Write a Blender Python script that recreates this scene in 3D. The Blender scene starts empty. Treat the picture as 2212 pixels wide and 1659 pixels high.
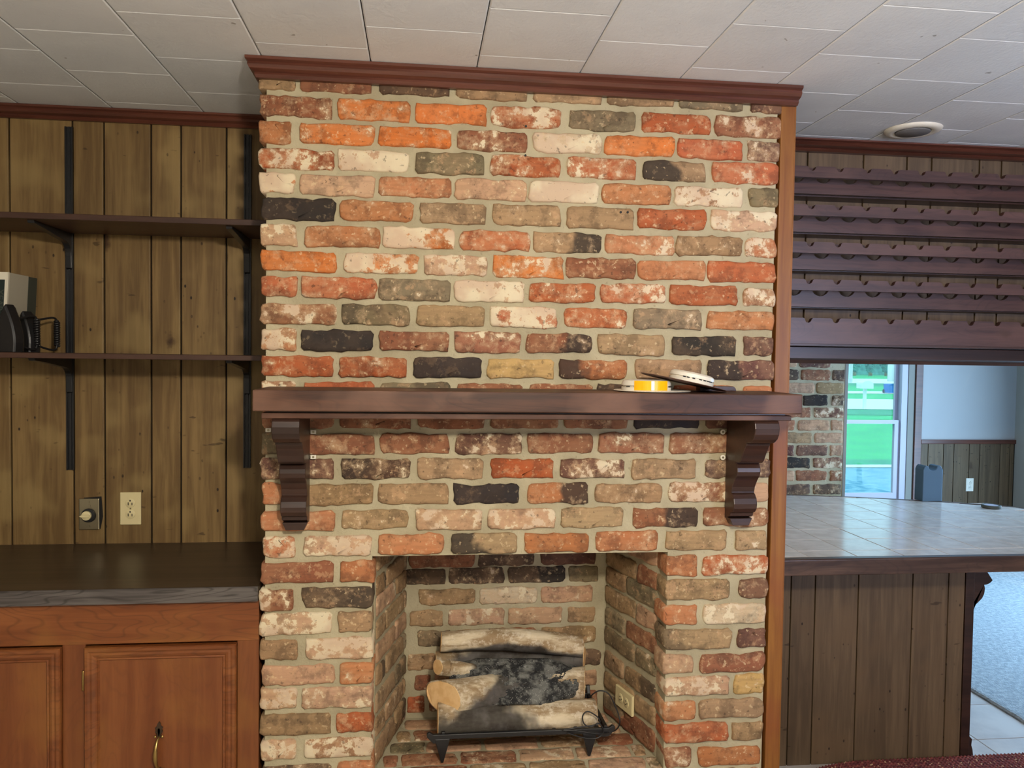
import bpy, math, random
from mathutils import Vector, Matrix, noise
random.seed(7)
D = bpy.data
S = bpy.context.scene
COL = S.collection
PI = math.pi

# ------------------------------------------------------------------ camera
CX, CY, CZ = 0.4585, -2.405, 1.6029
YAW, PITCH, ROLL, FPX = 0.11553, -0.034506, 0.013812, 1730.92
_f = Vector((math.sin(YAW) * math.cos(PITCH), math.cos(YAW) * math.cos(PITCH), math.sin(PITCH)))
_r0 = Vector((math.cos(YAW), -math.sin(YAW), 0))
_u0 = _r0.cross(_f)
_r = _r0 * math.cos(ROLL) + _u0 * math.sin(ROLL)
_u = _u0 * math.cos(ROLL) - _r0 * math.sin(ROLL)
cam_d = D.cameras.new('camera')
cam_d.sensor_width = 36
cam_d.lens = FPX / 2212 * 36
cam_d.clip_end = 500
cam = D.objects.new('camera', cam_d)
COL.objects.link(cam)
m = Matrix((_r, _u, -_f)).transposed().to_4x4()
m.translation = (CX, CY, CZ)
cam.matrix_world = m
S.camera = cam

def ray(x, y): return _f + _r * ((x - 1106) / FPX) - _u * ((y - 829.5) / FPX)
CV = Vector((CX, CY, CZ))
def aty(x, y, Y):
    d = ray(x, y); return CV + d * ((Y - CY) / d.y)
def atz(x, y, Z):
    d = ray(x, y); return CV + d * ((Z - CZ) / d.z)
def atx(x, y, X):
    d = ray(x, y); return CV + d * ((X - CX) / d.x)

# ------------------------------------------------------------------ light
S.view_settings.view_transform = 'Standard'
S.view_settings.look = 'None'
S.view_settings.gamma = 1
S.view_settings.use_curve_mapping = False
S.view_settings.exposure = 0.0
w = D.worlds.new('sky'); S.world = w; w.use_nodes = True
bg = w.node_tree.nodes['Background']
bg.inputs[0].default_value = (0.50, 0.84, 1.0, 1)
bg.inputs[1].default_value = 1.55

def light(name, kind, loc, energy, color, size=0.1, size_y=None, direction=None, spread=None):
    l = D.lights.new(name, kind); l.energy = energy; l.color = color
    if kind == 'AREA':
        l.shape = 'RECTANGLE' if size_y else 'DISK'
        l.size = size
        if size_y: l.size_y = size_y
        if spread: l.spread = spread
    elif kind == 'POINT': l.shadow_soft_size = size
    o = D.objects.new(name, l); COL.objects.link(o); o.location = loc
    if direction: o.rotation_euler = Vector(direction).to_track_quat('-Z', 'Y').to_euler()
    return o
sun = light('sun', 'SUN', (0, 20, 30), 1.0, (1.0, 0.98, 0.92), direction=(-0.35, 0.55, -0.75))
sun.data.angle = 0.02
# ceiling lamp behind the camera (its globe is built further down)
LAMP = Vector((0.78, -2.45, 2.12))
light('ceiling_lamp_bulb', 'POINT', LAMP, 160, (1.0, 0.90, 0.76), 0.07)
# daylight through the glazed doors of the right wall and the rear window
light('patio_door_light', 'AREA', (5.60, 1.65, 1.15), 250, (0.40, 0.67, 1.0), 2.0, 2.0, (-1, 0, -0.08))
light('rear_window_light', 'AREA', (3.3, -4.1, 1.45), 15, (0.62, 0.70, 1.0), 1.0, 0.9, (-0.14, 1, 0.10), 1.0)
light('dining_window_light', 'AREA', (3.9, 5.4, 3.0), 90, (0.6, 0.85, 1.0), 1.8, 1.2, (-0.1, -1, -0.95))

# ------------------------------------------------------------------ node helpers
def lin(c):
    return tuple(((v / 255) / 12.92 if v / 255 <= .04045 else ((v / 255 + .055) / 1.055) ** 2.4) for v in c)
class NT:
    def __init__(s, name, rough=.6, spec=.4, metal=0., color=None):
        s.m = D.materials.new(name); s.m.use_nodes = True
        s.t = s.m.node_tree; s.b = s.t.nodes['Principled BSDF']
        s.b.inputs['Roughness'].default_value = rough
        s.b.inputs['Specular IOR Level'].default_value = spec
        s.b.inputs['Metallic'].default_value = metal
        if color: s.b.inputs['Base Color'].default_value = (*color, 1)
        s._tc = None
    def n(s, typ, **k):
        nd = s.t.nodes.new(typ)
        for a, v in k.items():
            if a.startswith('i_'):
                key = a[2:].replace('_', ' ')
                key = int(key) if key.isdigit() else key
                s.set(nd.inputs[key], v)
            else: setattr(nd, a, v)
        return nd
    def set(s, inp, v):
        if isinstance(v, bpy.types.NodeSocket): s.t.links.new(v, inp)
        elif isinstance(v, tuple) and len(v) == 3 and inp.type == 'RGBA': inp.default_value = (*v, 1)
        else: inp.default_value = v
    def oi(s): return s.n('ShaderNodeObjectInfo')
    def coord(s, seed=True, scale=(1, 1, 1), rot=(0, 0, 0)):
        tc = s.n('ShaderNodeTexCoord')
        v = tc.outputs['Object']
        if seed:
            o = s.oi()
            k = s.n('ShaderNodeMath', operation='MULTIPLY', i_0=o.outputs['Random'], i_1=57.0)
            a = s.n('ShaderNodeVectorMath', operation='ADD')
            s.set(a.inputs[0], v); s.t.links.new(k.outputs[0], a.inputs[1]); v = a.outputs[0]
        mp = s.n('ShaderNodeMapping'); s.set(mp.inputs[0], v)
        mp.inputs['Scale'].default_value = scale; mp.inputs['Rotation'].default_value = rot
        return mp.outputs[0]
    def noise(s, v, scale, detail=4, rough=.55, dist=0):
        n = s.n('ShaderNodeTexNoise'); s.set(n.inputs['Vector'], v)
        n.inputs['Scale'].default_value = scale; n.inputs['Detail'].default_value = detail
        n.inputs['Roughness'].default_value = rough; n.inputs['Distortion'].default_value = dist
        return n.outputs[0]
    def math(s, op, a, b=0., c=None, clamp=False):
        n = s.n('ShaderNodeMath', operation=op, use_clamp=clamp); s.set(n.inputs[0], a); s.set(n.inputs[1], b)
        if c is not None: s.set(n.inputs[2], c)
        return n.outputs[0]
    def ramp(s, v, lo, hi, a=0., b=1.):
        n = s.n('ShaderNodeMapRange', interpolation_type='SMOOTHSTEP')
        s.set(n.inputs[0], v); s.set(n.inputs[1], lo); s.set(n.inputs[2], hi); s.set(n.inputs[3], a); s.set(n.inputs[4], b)
        return n.outputs[0]
    def mix(s, f, a, b, mode='MIX'):
        n = s.n('ShaderNodeMix', data_type='RGBA', blend_type=mode)
        s.set(n.inputs[0], f); s.set(n.inputs[6], a); s.set(n.inputs[7], b)
        return n.outputs[2]
    def bump(s, h, strength=.3, dist=.002):
        n = s.n('ShaderNodeBump'); s.set(n.inputs['Height'], h)
        n.inputs['Strength'].default_value = strength; n.inputs['Distance'].default_value = dist
        s.t.links.new(n.outputs[0], s.b.inputs['Normal'])
    def col(s, c): s.set(s.b.inputs['Base Color'], c)

MT = {}
def plain(key, c, rough=.5, metal=0., spec=.4):
    MT[key] = NT(key, rough, spec, metal, lin(c)).m
def mottled(key, c1, c2, scale, rough=.7, bump=.3, bd=.002, detail=5, metal=0, spec=.4, stretch=(1, 1, 1)):
    t = NT(key, rough, spec, metal); v = t.coord(scale=stretch)
    n = t.noise(v, scale, detail)
    t.col(t.mix(t.ramp(n, .35, .65), lin(c1), lin(c2)))
    if bump: t.bump(t.noise(v, scale * 3, 4), bump, bd)
    MT[key] = t.m

def wood(key, c1, c2, axis='x', rough=.45, spec=.4, grain=1., knots=0., holes=False, var=.25, patch=None, bump=.15, wave=0.):
    t = NT(key, rough, spec)
    st = {'x': (.06, 1, 1), 'z': (1, 1, .06), 'y': (1, .06, 1)}[axis]
    v = t.coord(scale=st); vb = t.coord()
    g1 = t.noise(v, 60 * grain, 6, .6, .6)
    g2 = t.noise(v, 14 * grain, 3, .5, 1.5)
    a = t.math('MULTIPLY_ADD', g1, .55, t.math('MULTIPLY', g2, .45))
    fac = t.ramp(a, .36, .66)
    c = t.mix(fac, lin(c2), lin(c1))
    if wave:
        vw = t.coord(scale={'x': (.22, 1, 1), 'z': (1, 1, .22), 'y': (1, .22, 1)}[axis])
        nn = t.noise(vw, 7, 2, .5, .4)
        bands = t.math('FRACT', t.math('MULTIPLY', nn, 22.))
        tri = t.math('ABSOLUTE', t.math('SUBTRACT', bands, .5))
        c = t.mix(t.math('MULTIPLY', t.ramp(tri, .32, .5), wave), c, t.mix(.65, lin(c2), (0.006, .003, .002)))
    if patch:
        c = t.mix(t.ramp(t.noise(vb, 4.5, 2), .48, .68), c, t.mix(.55, c, lin(patch)))
    o = t.oi()
    c = t.mix(t.ramp(o.outputs['Random'], 0., 1., 0., var), c, t.mix(.5, c, (0.01, .006, .003)))
    if knots:
        vo = t.n('ShaderNodeTexVoronoi'); t.set(vo.inputs['Vector'], t.coord(scale=(1, 1, .55) if axis == 'z' else (.55, 1, 1)))
        vo.inputs['Scale'].default_value = 4.5
        d = t.math('ADD', vo.outputs['Distance'], t.math('MULTIPLY', t.noise(vb, 30, 3), .12))
        c = t.mix(t.math('MULTIPLY', t.ramp(d, .17, .10), knots), c, lin((58, 36, 18)))
    if holes:
        vo = t.n('ShaderNodeTexVoronoi'); t.set(vo.inputs['Vector'], t.coord(scale=(1, 1, .6))); vo.inputs['Scale'].default_value = 34
        gate = t.ramp(t.noise(vb, 7, 2), .50, .62)
        dot = t.ramp(vo.outputs['Distance'], .16, .08)
        c = t.mix(t.math('MULTIPLY', dot, gate), c, lin((32, 19, 9)))
        sc = t.noise(t.coord(scale=(.35, 1, 1), rot=(0, .5, 0)), 40, 2)
        c = t.mix(t.math('MULTIPLY', t.ramp(sc, .70, .76), .6), c, lin((40, 24, 10)))
    t.col(c)
    if bump: t.bump(g1, bump, .0015)
    MT[key] = t.m

# brick material: colour + whitewash amount come from the object's colour, "scorch" from a custom property
t = NT('old_brick', .85, .25)
o = t.oi(); v = t.coord()
base = o.outputs['Color']
n1 = t.noise(v, 9, 3); n2 = t.noise(v, 30, 9, .72)
st = t.noise(t.coord(scale=(.12, 1, 1)), 90, 3)
keep = t.ramp(o.outputs['Alpha'], .0, .24, .15, 1)
c = t.mix(t.math('MULTIPLY', t.ramp(n1, .40, .62, 0, .5), keep), base, t.mix(.45, base, lin((176, 140, 104))))
c = t.mix(t.ramp(t.noise(v, 16, 7, .7), .47, .62, 0, .75), c, t.mix(.55, base, (0.04, .026, .018)))
c = t.mix(t.math('MULTIPLY', t.ramp(t.noise(v, 28, 6, .7), .54, .64, 0, .42), keep), c, lin((204, 164, 124)))
c = t.mix(t.ramp(st, .45, .62, 0, .28), c, t.mix(.5, c, (0.05, .03, .02)))
sa = t.n('ShaderNodeAttribute', attribute_type='OBJECT', attribute_name='scorch')
gx = t.n('ShaderNodeSeparateXYZ'); tcn = t.n('ShaderNodeTexCoord'); t.set(gx.inputs[0], tcn.outputs['Generated'])
s0 = sa.outputs['Fac']
e = t.math('MULTIPLY', t.math('SUBTRACT', gx.outputs[0], .5), s0)
e = t.math('ADD', e, t.math('MULTIPLY', t.math('SUBTRACT', n1, .5), .9))
sc = t.math('MULTIPLY', t.ramp(e, -.02, .10), t.math('ABSOLUTE', s0), clamp=True)
c = t.mix(t.math('MULTIPLY', sc, .88), c, lin((52, 47, 42)))
# lime wash remains, patchy
wn = t.math('ADD', t.math('MULTIPLY', n2, .62), t.math('MULTIPLY', t.noise(v, 7.5, 3, .55), .38))
th = t.math('MULTIPLY_ADD', o.outputs['Alpha'], -.36, .735)
wm = t.ramp(wn, th, t.math('ADD', th, .03))
hz_ = t.ramp(wn, t.math('SUBTRACT', th, .10), t.math('ADD', th, .03), 0, .5)
c = t.mix(hz_, c, lin((196, 166, 130)))
c = t.mix(t.math('MULTIPLY', wm, .88), c, t.mix(t.ramp(n1, .4, .6), lin((220, 207, 176)), lin((202, 178, 152))))
fl = t.noise(v, 70, 3)
c = t.mix(t.math('MULTIPLY', t.ramp(fl, .62, .68, 0, .5), keep), c, lin((215, 190, 150)))
c = t.mix(t.ramp(fl, .36, .30, 0, .5), c, (0.03, .02, .015))
t.col(c)
t.bump(t.math('ADD', t.math('MULTIPLY', n2, .7), t.math('MULTIPLY', st, .3)), .55, .004)
MT['brick'] = t.m

t = NT('mortar', .9, .2); v = t.coord(False)
nn = t.noise(v, 6, 4)
c = t.mix(t.ramp(nn, .35, .65), lin((164, 154, 126)), lin((182, 172, 143)))
c = t.mix(t.ramp(t.noise(v, 60, 5, .6), .38, .30, 0, .35), c, lin((120, 108, 84)))
t.col(c); t.bump(t.math('ADD', t.noise(v, 120, 6, .65), t.math('MULTIPLY', t.noise(v, 26, 3), .8)), .7, .004)
MT['mortar'] = t.m

t = NT('ceiling_tile', .85, .25); v = t.coord()
o = t.oi()
c = t.mix(t.ramp(t.noise(v, 3, 3), .35, .65), lin((233, 236, 238)), lin((225, 228, 231)))
c = t.mix(t.math('MULTIPLY', o.outputs['Random'], .12), c, lin((150, 148, 145)))
c = t.mix(t.ramp(t.noise(v, 26, 2), .745, .77, 0, .6), c, lin((110, 100, 85)))
t.col(c)
t.bump(t.noise(t.coord(scale=(1, .6, 1)), 110, 4, .6), .5, .003)
MT['ceiling'] = t.m

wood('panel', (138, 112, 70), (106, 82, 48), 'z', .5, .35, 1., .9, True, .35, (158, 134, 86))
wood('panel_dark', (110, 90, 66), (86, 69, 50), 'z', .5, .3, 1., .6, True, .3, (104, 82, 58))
wood('cabinet', (138, 82, 42), (112, 60, 26), 'x', .38, .45, .6, 0, False, .1, (146, 96, 44), .08, .35)
wood('cabinet_v', (132, 78, 40), (110, 58, 26), 'z', .38, .45, .5, 0, False, .15, (140, 90, 40), .08, .12)
wood('mantel', (82, 50, 34), (56, 33, 22), 'x', .45, .35, .9, 0, False, .1, (126, 92, 74), .12, .35)
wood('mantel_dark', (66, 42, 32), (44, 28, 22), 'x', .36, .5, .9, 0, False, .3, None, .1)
wood('moulding', (104, 60, 46), (78, 44, 34), 'x', .3, .5, 1., 0, False, .1, None, .08)
wood('corner_trim', (140, 92, 38), (112, 64, 24), 'z', .42, .35, .8, 0, False, .1, (126, 68, 34), .1)
wood('shelf', (76, 50, 38), (54, 34, 26), 'x', .42, .45, 1., 0, False, .1, None, .1)
wood('rack', (86, 58, 50), (60, 38, 33), 'x', .36, .5, .8, .5, False, .25, (94, 66, 56), .1, .25)
wood('counter_top', (72, 58, 44), (54, 42, 30), 'x', .34, .5, 1., 0, False, .1, None, .08)
wood('counter_edge', (104, 98, 94), (62, 56, 54), 'x', .45, .4, .8, 0, False, .1, None, .1, .6)
wood('bar_edge', (92, 68, 54), (54, 36, 28), 'x', .32, .5, .9, 0, False, .1, None, .15, .25)
wood('bark', (208, 184, 142), (126, 98, 62), 'x', .8, .25, .5, 0, False, .1, (190, 180, 168), .5)
plain('groove', (26, 19, 12), .9)
plain('iron_black', (26, 25, 26), .42, .0, .5)
plain('rail_black', (30, 31, 34), .35, .1, .5)
plain('brass', (168, 140, 84), .3, .9)
plain('old_brass', (78, 62, 48), .5, .6)
plain('steel', (176, 166, 138), .28, .95)
plain('ivory', (222, 208, 160), .35)
plain('white_plastic', (228, 222, 206), .35)
plain('dark_slot', (18, 14, 12), .6)
plain('label_orange', (250, 178, 12), .25)
plain('label_white', (245, 245, 240), .2)
plain('white_paint', (172, 170, 168), .7)
plain('trim_white', (176, 170, 182), .4)
plain('jamb', (132, 128, 118), .6)
plain('cup_blue', (78, 104, 124), .6)
plain('book_grey', (176, 170, 152), .6)
plain('book_white', (214, 208, 190), .5)
plain('book_dark', (66, 70, 62), .7)
plain('spine_green', (22, 36, 32), .5)
plain('gold', (176, 166, 80), .5)
plain('disc_brown', (96, 66, 54), .5)
plain('can_grey', (120, 118, 116), .6)
plain('bin_blue', (20, 110, 190), .5)
plain('post_white', (225, 235, 235), .6)
plain('road', (205, 220, 215), .9)
plain('wall_beige', (170, 162, 150), .8)
plain('grout', (64, 60, 58), .9)
plain('floor_grout', (188, 180, 168), .9)
plain('ash', (60, 60, 60), .9)
mottled('cut_wood', (222, 186, 134), (208, 166, 112), 30, .7, .1)
mottled('lawn', (34, 172, 98), (66, 192, 114), 1.5, .95, .3, .02)
mottled('lawn_dark', (36, 140, 96), (56, 166, 112), 2.5, .95, .3, .02)
mottled('gravel', (90, 150, 178), (140, 186, 205), 7, .95, .5, .02)
mottled('leaf', (30, 112, 96), (96, 184, 170), 3.5, .9, .5, .05)
mottled('carpet', (152, 156, 158), (126, 132, 136), 40, .95, .8, .006)
mottled('floor_tile', (186, 178, 172), (168, 160, 156), 5, .5, .1)
mottled('counter_tile', (224, 212, 202), (210, 197, 186), 16, .15, .10, .002, spec=.85)
t = NT('rug', .9, .3); v = t.coord(False)
c = t.mix(t.ramp(t.noise(v, 60, 4), .35, .65), lin((86, 40, 42)), lin((126, 64, 60)))
t.col(t.mix(t.ramp(t.noise(v, 90, 1), .66, .70, 0, .85), c, lin((206, 170, 130)))); t.bump(t.noise(v, 200, 3), .4, .003)
MT['rug'] = t.m
mottled('rug_cream', (190, 150, 110), (120, 70, 60), 60, .9, .3, .003)

# glitter ash
t = NT('ember_ash', .75, .4); v = t.coord()
vo = t.n('ShaderNodeTexVoronoi'); t.set(vo.inputs['Vector'], v); vo.inputs['Scale'].default_value = 260
sp = t.ramp(vo.outputs['Distance'], .30, .12); gate = t.ramp(t.noise(v, 70, 3), .50, .60)
sp = t.math('MULTIPLY', sp, gate)
c = t.mix(t.ramp(t.noise(v, 24, 5, .65), .42, .60), lin((40, 40, 40)), lin((118, 118, 112)))
t.col(t.mix(sp, c, lin((235, 232, 220))))
t.set(t.b.inputs['Roughness'], t.ramp(sp, 0, 1, .8, .25)); t.bump(t.noise(v, 110, 5, .7), .9, .006)
MT['ember'] = t.m
# log bark: pale birch bark charred where the fire licked it (custom property "char")
t = NT('log_bark', .75, .25); v = t.coord(); vx = t.coord(scale=(.25, 1, 1))
c = t.mix(t.ramp(t.noise(vx, 20, 5, .6), .40, .60), lin((148, 124, 92)), lin((212, 196, 166)))
c = t.mix(t.ramp(t.noise(v, 46, 8, .75), .50, .60, 0, .5), c, lin((224, 212, 190)))
c = t.mix(t.ramp(t.noise(t.coord(scale=(1, .25, .25)), 60, 3), .66, .70, 0, .5), c, lin((92, 66, 44)))
sa = t.n('ShaderNodeAttribute', attribute_type='OBJECT', attribute_name='char')
tcn = t.n('ShaderNodeTexCoord'); gx = t.n('ShaderNodeSeparateXYZ'); t.set(gx.inputs[0], tcn.outputs['Generated'])
off = t.n('ShaderNodeAttribute', attribute_type='OBJECT', attribute_name='char_at')
dd = t.math('ABSOLUTE', t.math('SUBTRACT', gx.outputs[0], off.outputs['Fac']))
dd = t.math('ADD', dd, t.math('MULTIPLY', t.math('SUBTRACT', t.noise(v, 9, 3), .5), .5))
cz_ = t.n('ShaderNodeAttribute', attribute_type='OBJECT', attribute_name='char_low')
zz = t.math('MULTIPLY', t.math('SUBTRACT', .62, gx.outputs[2]), t.math('ADD', .2, cz_.outputs['Fac']))
dd = t.math('SUBTRACT', dd, zz)
cm = t.ramp(dd, t.math('ADD', sa.outputs['Fac'], .09), t.math('SUBTRACT', sa.outputs['Fac'], .07))
c = t.mix(t.math('MULTIPLY', cm, .93), c, t.mix(t.ramp(t.noise(v, 12, 3), .4, .6), lin((30, 29, 30)), lin((74, 72, 72))))
t.col(c); t.bump(t.noise(v, 60, 6, .65), .6, .004)
MT['log'] = t.m
# window glass
t = NT('window_glass'); nt = t.t
gl = t.n('ShaderNodeBsdfGlossy'); gl.inputs['Roughness'].default_value = .02
tr = t.n('ShaderNodeBsdfTransparent'); tr.inputs[0].default_value = (.93, .98, .98, 1)
mx = t.n('ShaderNodeMixShader'); mx.inputs[0].default_value = .006
nt.links.new(tr.outputs[0], mx.inputs[1]); nt.links.new(gl.outputs[0], mx.inputs[2])
nt.links.new(mx.outputs[0], nt.nodes['Material Output'].inputs[0])
MT['glass'] = t.m
t = NT('lamp_glass', .5, .4, 0, (1, .9, .75)); t.b.inputs['Emission Color'].default_value = (1, .8, .55, 1)
t.b.inputs['Emission Strength'].default_value = 4
MT['lamp_glass'] = t.m

# ------------------------------------------------------------------ object helpers
WL = {}
def wl(o): return WL.get(o.name, Vector((0, 0, 0))) if o else Vector((0, 0, 0))
def finish(ob, parent, world):
    COL.objects.link(ob); WL[ob.name] = Vector(world)
    ob.location = Vector(world) - wl(parent)
    if parent: ob.parent = parent
    return ob
def tag(o, label=None, cat=None, group=None, kind=None):
    if label: o['label'] = label
    if cat: o['category'] = cat
    if group: o['group'] = group
    if kind: o['kind'] = kind
    return o
def thing(name, loc, label, cat, group=None, kind=None):
    o = D.objects.new(name, None); o.empty_display_size = .05
    finish(o, None, loc); return tag(o, label, cat, group, kind)
def mk(name, V, F, mat, parent=None, smooth=False, origin=None, rot=None):
    V = [Vector(v) for v in V]
    if origin is None:
        lo = Vector([min(v[i] for v in V) for i in range(3)]); hi = Vector([max(v[i] for v in V) for i in range(3)])
        origin = (lo + hi) / 2
        V = [v - origin for v in V]
    me = D.meshes.new(name); me.from_pydata(V, [], F); me.update()
    if smooth:
        for p in me.polygons: p.use_smooth = True
    me.materials.append(MT[mat] if isinstance(mat, str) else mat)
    ob = D.objects.new(name, me)
    finish(ob, parent, origin)
    if rot: ob.rotation_euler = rot
    return ob
def bev(ob, wdt=.003, seg=2):
    b = ob.modifiers.new('bevel', 'BEVEL'); b.width = wdt; b.segments = seg; b.limit_method = 'ANGLE'
    b.angle_limit = .6
    return ob
BF = [(0, 3, 2, 1), (4, 5, 6, 7), (0, 1, 5, 4), (1, 2, 6, 5), (2, 3, 7, 6), (3, 0, 4, 7)]
def bxv(x0, x1, y0, y1, z0, z1):
    return [(x0, y0, z0), (x1, y0, z0), (x1, y1, z0), (x0, y1, z0), (x0, y0, z1), (x1, y0, z1), (x1, y1, z1), (x0, y1, z1)]
def box(name, x0, x1, y0, y1, z0, z1, mat, parent=None, b=.002, **k):
    ob = mk(name, bxv(x0, x1, y0, y1, z0, z1), BF, mat, parent, **k)
    if b: bev(ob, b)
    return ob
def boxes(name, L, mat, parent=None, b=0):
    V = []; F = []
    for q in L:
        n = len(V); V += bxv(*q); F += [tuple(i + n for i in f) for f in BF]
    ob = mk(name, V, F, mat, parent)
    if b: bev(ob, b)
    return ob
def prism(name, pts, axis, a0, a1, mat, parent=None, b=0, smooth=False):
    """pts: closed 2-D outline; axis x: (y,z), y: (x,z), z: (x,y)"""
    ar = sum(pts[i][0] * pts[(i + 1) % len(pts)][1] - pts[(i + 1) % len(pts)][0] * pts[i][1] for i in range(len(pts)))
    if ar < 0: pts = pts[::-1]
    def P(p, a): return {'x': (a, p[0], p[1]), 'y': (p[0], a, p[1]), 'z': (p[0], p[1], a)}[axis]
    n = len(pts); V = [P(p, a0) for p in pts] + [P(p, a1) for p in pts]
    F = [tuple(range(n))[::-1], tuple(range(n, 2 * n))] + [(i, (i + 1) % n, n + (i + 1) % n, n + i) for i in range(n)]
    if axis == 'y': F = [f[::-1] for f in F]
    ob = mk(name, V, F, mat, parent, smooth)
    if b: bev(ob, b)
    return ob
def lathe(name, prof, center, mat, parent=None, axis=(0, 0, 1), seg=32, smooth=True, sx=1.):
    q = Vector((0, 0, 1)).rotation_difference(Vector(axis).normalized())
    V = []; F = []
    for r, h in prof:
        for i in range(seg):
            a = 2 * PI * i / seg; V.append(q @ Vector((r * math.cos(a) * sx, r * math.sin(a), h)))
    for j in range(len(prof) - 1):
        for i in range(seg):
            k = (i + 1) % seg; F.append((j * seg + i, j * seg + k, (j + 1) * seg + k, (j + 1) * seg + i))
    F.append(tuple(range(seg))[::-1]); F.append(tuple(range((len(prof) - 1) * seg, len(prof) * seg)))
    V = [v + Vector(center) for v in V]
    ob = mk(name, V, F, mat, parent)
    if smooth:
        me = ob.data
        for p in me.polygons: p.use_smooth = len(p.vertices) == 4
        bpy_mod = ob.modifiers.new('edge_split', 'EDGE_SPLIT'); bpy_mod.split_angle = .7
    return ob
def tube(name, pts, r, mat, parent=None, seg=8, radii=None, closed=False):
    pts = [Vector(p) for p in pts]; V = []; F = []
    up = Vector((0, 0, 1)); prev = None
    for i, p in enumerate(pts):
        d = (pts[min(i + 1, len(pts) - 1)] - pts[max(i - 1, 0)]).normalized()
        if prev is None:
            a = d.cross(up if abs(d.z) < .9 else Vector((1, 0, 0))).normalized()
        else: a = (prev - d * prev.dot(d)).normalized()
        prev = a; b = d.cross(a)
        rr = radii[i] if radii else r
        for k in range(seg):
            t_ = 2 * PI * k / seg; V.append(p + (a * math.cos(t_) + b * math.sin(t_)) * rr)
    for i in range(len(pts) - 1):
        for k in range(seg):
            l = (k + 1) % seg; F.append((i * seg + k, i * seg + l, (i + 1) * seg + l, (i + 1) * seg + k))
    F.append(tuple(range(seg))[::-1]); F.append(tuple(range((len(pts) - 1) * seg, len(pts) * seg)))
    return mk(name, V, F, mat, parent, True)
def spline(P, n=8):
    P = [Vector(p) for p in P]; out = []
    Q = [P[0] * 2 - P[1]] + P + [P[-1] * 2 - P[-2]]
    for i in range(1, len(Q) - 2):
        for k in range(n):
            t_ = k / n; a, b, c, d = Q[i - 1:i + 3]
            out.append(.5 * ((2 * b) + (c - a) * t_ + (2 * a - 5 * b + 4 * c - d) * t_ ** 2 + (3 * b - a - 3 * c + d) * t_ ** 3))
    out.append(P[-1]); return out

# ------------------------------------------------------------------ bricks
BC = dict(O=(204, 116, 56), Q=(178, 116, 76), R=(172, 93, 56), r=(142, 92, 66), M=(102, 68, 58), P=(188, 150, 120),
          T=(158, 130, 96), G=(126, 113, 88), K=(50, 45, 41), D=(84, 66, 54), Y=(188, 154, 98), L=(206, 188, 158))
def brick(cx, cy, cz, w_, h_, d_, code, white=.3, scorch=0., parent=None, ang=0., rx=0., tilt=0., name='brick', jag=1., axis=None):
    """front centre at (cx,cy,cz); the front looks along -y before the rotation"""
    N = 30; rc = random.uniform(.005, .011) * min(1, h_ / .06)
    sd = Vector((random.uniform(0, 99), random.uniform(0, 99), random.uniform(0, 99)))
    hw, hh = w_ / 2, h_ / 2
    out = []
    per = 2 * (w_ + h_)
    for i in range(N):
        s_ = (i + .5) / N * per
        if s_ < w_: x, z = -hw + s_, -hh
        elif s_ < w_ + h_: x, z = hw, -hh + s_ - w_
        elif s_ < 2 * w_ + h_: x, z = hw - (s_ - w_ - h_), hh
        else: x, z = -hw, hh - (s_ - 2 * w_ - h_)
        ex, ez = max(0, abs(x) - (hw - rc)), max(0, abs(z) - (hh - rc))
        if ex > 0 and ez > 0:
            k = rc / math.hypot(ex, ez)
            if k < 1:
                x = math.copysign(hw - rc + ex * k, x); z = math.copysign(hh - rc + ez * k, z)
        q = Vector((x, z, 0)) * 38 + sd
        a = noise.noise(q) * .0056 * jag; b = noise.noise(q * .4 + Vector((9, 3, 1))) * .0044 * jag
        dx = -1 if x < -hw + rc else (1 if x > hw - rc else 0); dz = -1 if z < -hh + rc else (1 if z > hh - rc else 0)
        x += dx * (a + b); z += dz * (a + b) + math.sin(tilt) * x
        out.append((x, z))
    V = []; F = []
    rings = [(1., d_), (1., .006), (.0, .0)]
    e_ = .0035
    for j, (kk, dy) in enumerate([(0, d_), (0, .005), (e_, .001), (e_ * 3.2, 0)]):
        for (x, z) in out:
            l = math.hypot(x / hw, z / hh)
            sx = (abs(x) - kk) / max(abs(x), 1e-5); sz = (abs(z) - kk) / max(abs(z), 1e-5)
            x2 = x * max(sx, 0); z2 = z * max(sz, 0)
            dd = dy
            if j >= 2: dd += noise.noise(Vector((x, z, 3)) * 30 + sd) * .0022 * jag
            V.append((x2, dd, z2))
    for j in range(3):
        for i in range(N):
            k = (i + 1) % N; F.append((j * N + i, j * N + k, (j + 1) * N + k, (j + 1) * N + i))
    c0 = len(V); V.append((-hw * .4, random.uniform(-.0002, .0002), 0)); V.append((hw * .4, random.uniform(-.0002, .0002), 0))
    for i in range(N):
        k = (i + 1) % N; a = 3 * N + i; b = 3 * N + k
        ca = c0 if V[a][0] < 0 else c0 + 1; cb = c0 if V[b][0] < 0 else c0 + 1
        if ca == cb: F.append((a, b, ca))
        else: F.append((a, b, cb, ca))
    ob = mk(name, V, F, 'brick', parent, False, origin=Vector((cx, cy, cz)), rot=(rx, 0, ang) if axis is None else axis)
    for p in ob.data.polygons: p.use_smooth = True
    cm_ = random.uniform(-10, 9)
    c = [min(255, max(0, v + cm_ + random.uniform(-2, 2))) for v in BC[code]]
    ob.color = (*lin(c), white)
    if scorch: ob['scorch'] = float(scorch)
    return ob

# ------------------------------------------------------------------ setting: floor, walls, ceiling
H = 2.44
WY = .57           # plane of the panelled wall behind the chimney
XR, YB, XL, YF = 5.66, -4.2, -2.0, 4.06
fl = box('floor', XL, XR, YB, YF, -.06, -.008, 'floor_grout', None, 0); tag(fl, kind='structure')
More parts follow.
